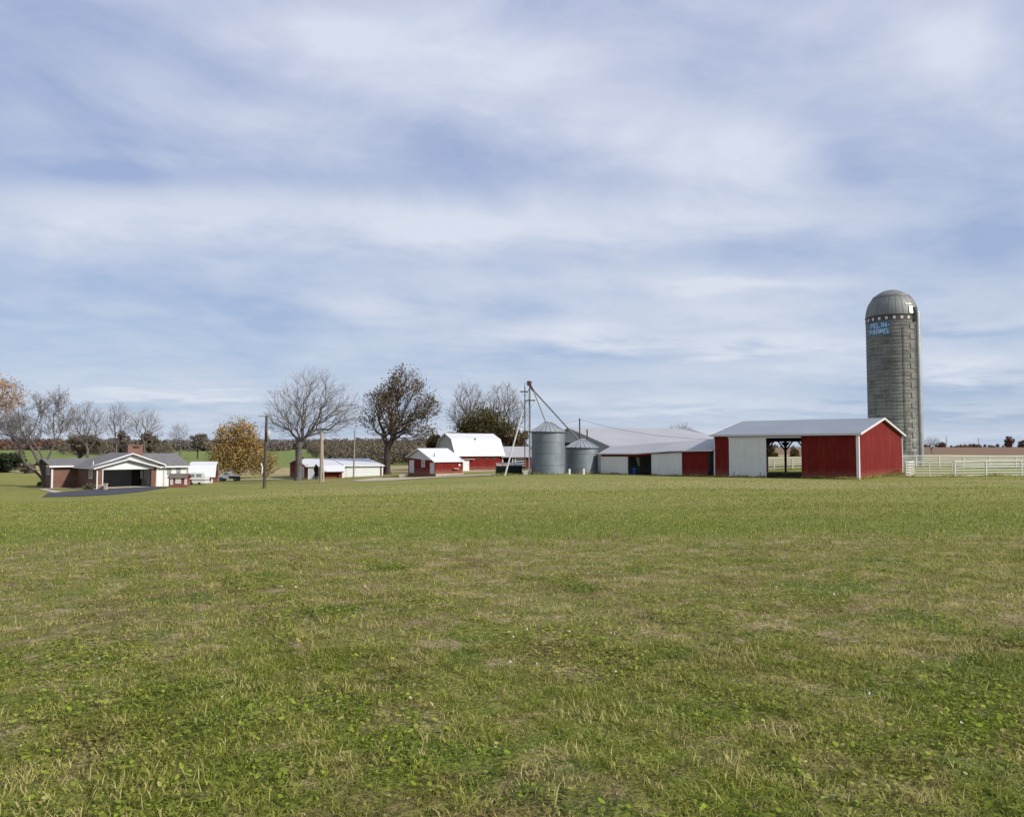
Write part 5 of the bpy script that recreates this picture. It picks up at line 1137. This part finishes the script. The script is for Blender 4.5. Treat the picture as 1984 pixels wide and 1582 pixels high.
tree('bare_tree', 'small grey bare tree between the house roof and the orange tree', 'tree', 348, 240, [(346,838,18,16),(338,852,14,12),(358,852,14,12)], 866, 200, 54, base_r=.2, **BT)
tree('bare_tree', 'bare tree whose top shows above the pale metal roof', 'tree', 1318, 190, [(1318,845,26,22)], 875, 200, 55, base_r=.2, tip_r=.026, tw_len=1.2)
tree('bare_tree', 'small bare tree on the skyline just right of the silo', 'tree', 1806, 330, [(1806,858,16,9)], 872, 90, 56, base_r=.15, tip_r=.03, tw_len=1.4)
# leaning bare tree at the end of the house
def leaning():
    D = 103; g = G(88, D, 940); t = thing('leaning_tree', 'low bare tree with leaning trunks at the left end of the brick house', 'tree', g, 0)
    rg_ = random.Random(4); segs = []
    def q(px, py, dd=0): return W(px, py, D+dd)-g
    def limb(pts, r0, r1):
        P_ = [q(*p) for p in pts]
        for i in range(len(P_)-1):
            ra = r0+(r1-r0)*i/(len(P_)-1); rb = r0+(r1-r0)*(i+1)/(len(P_)-1); segs.append((P_[i], P_[i+1], ra, rb, 0))
        return P_
    A1 = limb([(88,946),(86,925),(80,905),(68,880),(57,862),(48,848),(40,830),(36,800)], .30, .07)
    A2 = limb([(88,940),(80,925),(68,912),(52,900),(40,882),(34,862),(20,845),(5,836)], .20, .05)
    A3 = limb([(86,915),(86,900),(80,880),(72,866),(62,856),(55,846),(66,830),(74,806)], .18, .05)
    A4 = limb([(88,900),(94,885),(102,868),(106,850),(104,830),(104,800)], .16, .05)
    A5 = limb([(57,862),(40,852),(26,846),(10,842),(-8,838)], .10, .03)
    A6 = limb([(102,868),(112,850),(120,832),(124,800)], .08, .03)
    tw = []
    def sub(p, d, L, r, lev):
        n = 2 if lev else 3
        for i in range(n):
            d = (d+Vector((rg_.gauss(0,.25),rg_.gauss(0,.25),rg_.gauss(.12,.2)))).normalized(); p2 = p+d*L/n; tw.append((p, p2, r, r*.75, 1)); r *= .75; p = p2
            if lev < 3:
                for _ in range(2): sub(p, (d+Vector((rg_.gauss(0,.6),rg_.gauss(0,.6),rg_.gauss(.1,.5)))).normalized(), L*.62, r*.7, lev+1)
    for A__ in (A1[3:], A2[3:], A3[3:], A4[2:], A5, A6):
        for i in range(len(A__)-1):
            for k in range(2): sub(A__[i].lerp(A__[i+1], rg_.random()), (A__[i+1]-A__[i]).normalized()+Vector((rg_.gauss(0,.6),rg_.gauss(0,.6),.3)), 1.9, .035, 0)
        sub(A__[-1], (A__[-1]-A__[-2]).normalized(), 1.8, .035, 0)
    seg_mesh('trunk', segs, m_barkgrey, t, 8); seg_mesh('crown', tw, m_twig, t, 3, rmin=.014, smooth=False)
leaning()
dome_tree('round_tree', 'dark brown tree behind the two stemmed bare tree', 150, 215, 128, 200, 832, 885, ml_brush, 3500, .28, 61)
dome_tree('round_tree', 'dark brown tree behind the brick chimney', 232, 240, 218, 250, 832, 880, ml_scrub, 1800, .3, 62)
dome_tree('round_tree', 'olive brown tree right of the brick chimney', 290, 235, 262, 312, 834, 880, ml_brush, 2500, .28, 63)
dome_tree('round_tree', 'brown tree on the skyline left of the orange tree', 382, 320, 362, 404, 836, 872, ml_scrub, 2200, .4, 64)
dome_tree('round_tree', 'small dark tree beside the left eave of the gambrel barn', 838, 175, 820, 862, 838, 885, ml_olive, 2400, .24, 65)
dome_tree('round_tree', 'dark tree seen through the barn doorway on the left', 1494, 205, 1484, 1508, 858, 905, ml_olive, 1800, .24, 66)
dome_tree('round_tree', 'dark green tree seen through the barn doorway on the right', 1539, 205, 1529, 1552, 861, 905, ml_olive, 1800, .24, 67)
for i, (px, l, r_, top, lb) in enumerate(((1830,1818,1836,856,'dark red tree on the far skyline nearest the silo'),(1868,1850,1884,862,'low wide russet tree on the far skyline'),(1892,1876,1906,860,'russet clump of trees on the far skyline under the far mast'),(1957,1946,1968,843,'tallest russet tree on the far skyline at the right'),(1984,1974,1996,851,'dark tree on the skyline at the right edge'),(1925,1918,1932,863,'little dark bush on the far skyline'))):
    dome_tree('skyline_tree', lb, px, 640, l, r_, top, 870, ml_redwood if i in (0,1,2,3) else ml_scrub, 900, .7, 70+i, group='trees on the far right skyline')
for px, top, lb in ((1834,845,'thin grey mast on the far skyline nearer the silo'),(1896.5,848,'thin grey mast on the far skyline farther from the silo')):
    g = G(px, 900, 866); o = MB().tube([(-.8,0,-2),(0,0,ZH(px,top,900)-g.z)], .18, 4).tube([(.8,0,-2),(0,0,ZH(px,top,900)-g.z)], .18, 4)
    for z in (6,7.5,9): o.tube([(-1.8,0,z),(1.8,0,z)], .12, 4)
    o = o.build('mast', m_polegrey); o.location = g; tag(o, lb, 'mast', 'far masts')

# woods
def woods(name, label, specs, mat, seed, size, per):
    r_ = np.random.default_rng(seed); Cs = []
    for (px0, px1, D0, D1, cnt, h0, h1) in specs:
        for _ in range(cnt):
            D = D0+(D1-D0)*r_.random(); px = px0+(px1-px0)*r_.random(); a = ray(px, 866)[0]; x = a*D; z = ztf(x, D); h = h0+(h1-h0)*r_.random(); w_ = h*(.30+.25*r_.random())
            q = r_.normal(size=(per,3)); q /= np.linalg.norm(q, axis=1, keepdims=True); q *= r_.random((per,1))**.4
            Cs.append(q*np.array([w_, w_, h*.52])+np.array([x, D, z+h*.46]))
    C = np.concatenate(Cs); o = quadmesh(name, leaf_quads(C, size, r_), mat, None, {'var': ('FLOAT', np.repeat(r_.random(len(C)), 4))}); tag(o, label, 'woodland', kind='stuff'); return o
woods('far_woods', 'dark leafless woodland along the hill on the left', [(90,560,600,760,330,6.5,9.5),(500,1000,600,760,300,7,9.5),(330,560,520,600,60,5,8),(-120,100,700,800,60,6,8)], ml_scrub, 1, .75, 120)
woods('russet_woods', 'reddish brown woods on the hill at the far left', [(-200,115,520,640,260,6.0,8.4)], ml_redwood, 2, .75, 110)
woods('hillside_brush', 'brown brush covering the slope behind the long garage', [(600,860,320,470,240,4,8),(640,850,215,300,130,2.5,5.5),(800,1010,260,420,120,4,8),(120,330,330,500,90,4,6.5)], ml_brush, 3, .36, 170)
woods('field_edge_scrub', 'low scrub along the far edge of the right hand fields', [(1400,2150,640,700,120,1.2,3.0)], ml_scrub, 4, .8, 30)

# ------------------------------------------------------------------ grass
def wedge(n, y0, y1, amax, r_):
    y = np.sqrt(y0*y0+(y1*y1-y0*y0)*r_.random(n)); x = (r_.random(n)*2-1)*(amax*y+1.2); return x, y
def clumpy(x, y, f, s):
    return np.sin(x*f+s)*np.sin(y*f*1.13+s*1.7)+np.sin(x*f*2.3+y*f*1.1+s*.6)*.6+np.sin(y*f*3.7-x*f*1.9+s)*.4
def blades(parts, r_):
    Vs = []; vars_ = []; drys = []
    for (n, y0, y1, h, wd, lean, dry) in parts:
        x, y = wedge(n, y0, y1, .76, r_)
        k = clumpy(x, y, 2.1, 1.0)+r_.normal(size=n)*.7; keep = (k > -1.35) & (clumpy(x, y, 19., 5.)+r_.normal(size=n)*.6 > -1.15); x, y, k = x[keep], y[keep], k[keep]; n = len(x)
        # pull into tufts
        c = clumpy(x, y, 5.3, 2.2)
        hh_ = h*(.40+.80*r_.random(n))*(1+.35*np.clip(c, -1, 1))*(1+.25*np.clip(clumpy(x, y, 14., 2.), -1, 1)); z = zt(x, y)
        az = r_.random(n)*2*np.pi; ln = lean*(.2+1.3*r_.random(n)); dx_, dy_ = np.cos(az), np.sin(az); fz = r_.random(n)*2*np.pi; wx, wy = np.cos(fz)*wd*(.6+.8*r_.random(n)), np.sin(fz)*wd*(.6+.8*r_.random(n))
        b = np.stack([x, y, z-.01], 1); m = b+np.stack([dx_*ln*hh_*.35, dy_*ln*hh_*.35, hh_*.62], 1); t_ = b+np.stack([dx_*ln*hh_, dy_*ln*hh_, hh_*(1.05-.35*np.clip(ln, 0, 1.4))], 1)
        w_ = np.stack([wx, wy, np.zeros(n)], 1)
        Vs.append(np.stack([b-w_*.5, b+w_*.5, m+w_*.38, m-w_*.38, t_], 1))
        v_ = np.clip(.5+.14*c+.10*clumpy(x, y, 17., .7)+r_.normal(size=n)*.26, 0, 1); dr = (r_.random(n) < dry*(1+.9*np.clip(-k, -1, 1)))*(.4+.6*r_.random(n))
        vars_.append(v_); drys.append(dr)
    # stiff straw tufts left standing by the mower
    for _ in range(150):
        yc = 3.0+11*r_.random()**1.3; xc = (r_.random()*2-1)*.74*yc; n = int(30+60*r_.random()); rx = .05+.13*r_.random(); x = xc+r_.normal(size=n)*rx; y = yc+r_.normal(size=n)*rx*.5
        h_ = (.035+.05*r_.random(n)); az = r_.random(n)*6.28; fz = r_.random(n)*6.28; b = np.stack([x, y, zt(x, y)-.01], 1); t_ = b+np.stack([np.cos(az)*h_*.6, np.sin(az)*h_*.6, h_], 1); m = (b+t_)/2+np.stack([0*h_, 0*h_, h_*.12], 1); w_ = np.stack([np.cos(fz), np.sin(fz), 0*fz], 1)*.0035
        Vs.append(np.stack([b-w_, b+w_, m+w_*.7, m-w_*.7, t_], 1)); vars_.append(.3+.5*r_.random(n)); drys.append(.55+.45*r_.random(n))
    V = np.concatenate(Vs); n = len(V); i = np.arange(n)[:, None]*5
    loops = (i+np.array([[0,1,2,3,3,2,4]])).ravel(); starts = (np.arange(n)[:, None]*7+np.array([[0,4]])).ravel(); tot = np.tile([4,3], n)
    o = npmesh('grass', V.reshape(-1, 3), loops, starts, tot, grass_material('grass_blades'), attrs={'var': ('FLOAT', np.repeat(np.concatenate(vars_), 5)), 'dry': ('FLOAT', np.repeat(np.concatenate(drys), 5))})
    tag(o, 'short patchy green and straw coloured grass covering the field', 'grass', kind='stuff')
def weeds():
    r_ = np.random.default_rng(12); P_ = []
    def strip(o, th, x0, x1, y, n, wd=.25):
        x = x0+(x1-x0)*r_.random(n); yy = y+r_.normal(size=n)*wd; P_.append(np.stack([o.x+x*math.cos(th)-yy*math.sin(th), o.y+x*math.sin(th)+yy*math.cos(th)], 1))
    strip(O_barn, th_barn, 0, d1, -.35, 900, .15); strip(O_barn, th_barn, d2, L_barn, -.25, 1300, .15); strip(O_barn, th_barn+math.pi/2, 0, 0.01, 0, 1)
    c = wl_(O_barn, th_barn, L_barn+.2, 0, 0); strip(c, th_barn+math.pi/2, 0, D_barn, -.05, 1500, .18)
    strip(O2, th_barn, 0, q1, -.25, 600, .12); strip(O2, th_barn, q2, Lx, -.25, 1000, .15)
    for b in (b1, b2): a = r_.random(700)*6.28; rr = b[5]+.2+.15*r_.random(700); P_.append(np.stack([b[1].x+rr*np.cos(a), b[1].y+rr*np.sin(a)], 1))
    for (pa, Da, pb, Db, n) in ((1756,71.8,2150,70.2,2200),(1500,90,2075,85.3,2200),(950,83.5,1020,83,500),(560,128,600,128,300)):
        a, b = G(pa, Da), G(pb, Db); t_ = r_.random(n); P_.append(np.stack([a.x+(b.x-a.x)*t_, a.y+(b.y-a.y)*t_+r_.normal(size=n)*.15], 1))
    for (px, D) in ((512,82.9),(621.5,108.8),(626.5,110.8),(685,125.8)): c = G(px, D); P_.append(np.array([[c.x, c.y]])+r_.normal(size=(60,2))*.22)
    P2 = np.concatenate(P_); n = len(P2); x, y = P2[:,0], P2[:,1]; h = (.10+.22*r_.random(n)**2)*(1+.5*np.sin(x*1.7)*np.sin(y*2.1)); az = r_.random(n)*6.28; fz = r_.random(n)*6.28
    b = np.stack([x, y, zt(x, y)-.02], 1); w_ = np.stack([np.cos(fz), np.sin(fz), 0*fz], 1)*.022; t_ = b+np.stack([np.cos(az)*h*.4, np.sin(az)*h*.4, h], 1); m = (b+t_)/2+np.stack([0*h,0*h,h*.1],1)
    V = np.stack([b-w_, b+w_, m+w_*.7, m-w_*.7, t_], 1); i = np.arange(n)[:, None]*5
    o = npmesh('weeds', V.reshape(-1,3), (i+np.array([[0,1,2,3,3,2,4]])).ravel(), (np.arange(n)[:, None]*7+np.array([[0,4]])).ravel(), np.tile([4,3], n), grass_material('weed_blades'), attrs={'var': ('FLOAT', np.repeat(r_.random(n), 5)), 'dry': ('FLOAT', np.repeat((r_.random(n) < .5)*r_.random(n), 5))})
    tag(o, 'taller uncut weeds along the barn walls, fences and poles', 'weeds', kind='stuff')
weeds()
rr_ = np.random.default_rng(77)
blades([(300000, 2.6, 7, .044, .0068, 1.25, .15), (210000, 7, 15, .046, .009, 1.2, .18), (130000, 15, 30, .075, .014, .8, .12), (95000, 30, 66, .09, .028, .8, .10), (2600, 2.8, 14, .13, .006, 1.1, .85)], rr_)
def leaves():
    r_ = np.random.default_rng(5); n = 180000; x, y = wedge(n, 2.6, 13, .76, r_)
    k = clumpy(x, y, 1.35, 4.0)+.5*clumpy(x, y, 4.1, 1.0)+r_.normal(size=n)*.45-(y-5)*.08; keep = k > .35; x, y = x[keep], y[keep]; n = len(x)
    z = zt(x, y)+.012+.035*r_.random(n); rad = .006+.009*r_.random(n)**1.5
    nx_ = np.stack([r_.normal(size=n)*.38, r_.normal(size=n)*.38, np.ones(n)], 1); nx_ /= np.linalg.norm(nx_, axis=1, keepdims=True)
    a = np.cross(nx_, np.array([0,1.,0])); a /= np.linalg.norm(a, axis=1, keepdims=True); b = np.cross(nx_, a); ro = r_.random(n)*6.28; el = 1+.9*(r_.random(n) < .3)
    th_ = np.arange(6)*np.pi/3; C = np.stack([x, y, z], 1)
    ang = ro[:, None]; ca, sa = np.cos(th_)[None]*el[:, None], np.sin(th_)[None]*np.ones((n,1)); u1 = ca*np.cos(ang)-sa*np.sin(ang); v1 = ca*np.sin(ang)+sa*np.cos(ang)
    Pp = C[:, None]+(a[:, None]*u1[..., None]+b[:, None]*v1[..., None])*rad[:, None, None]
    o = quadmesh('clover', Pp, grass_material('clover_leaves', True), None, {'var': ('FLOAT', np.repeat(np.clip(.55+r_.normal(size=n)*.25, 0, 1), 6)), 'dry': ('FLOAT', np.repeat((r_.random(n) < .03)*.7, 6))}, k=6)
    tag(o, 'low clover and broadleaf weeds among the nearest grass', 'ground cover', kind='stuff')
leaves()
def flecks():
    r_ = np.random.default_rng(9); n = 60; x, y = wedge(n, 2.8, 13, .74, r_); C = np.stack([x, y, zt(x, y)+.05], 1)
    o = quadmesh('clover_flowers', leaf_quads(np.repeat(C, 5, 0)+r_.normal(size=(n*5,3))*.004, .008, r_), m_white, None); tag(o, 'tiny white clover heads scattered in the near grass', 'flowers', kind='stuff')
flecks()
scn.render.engine = 'CYCLES'
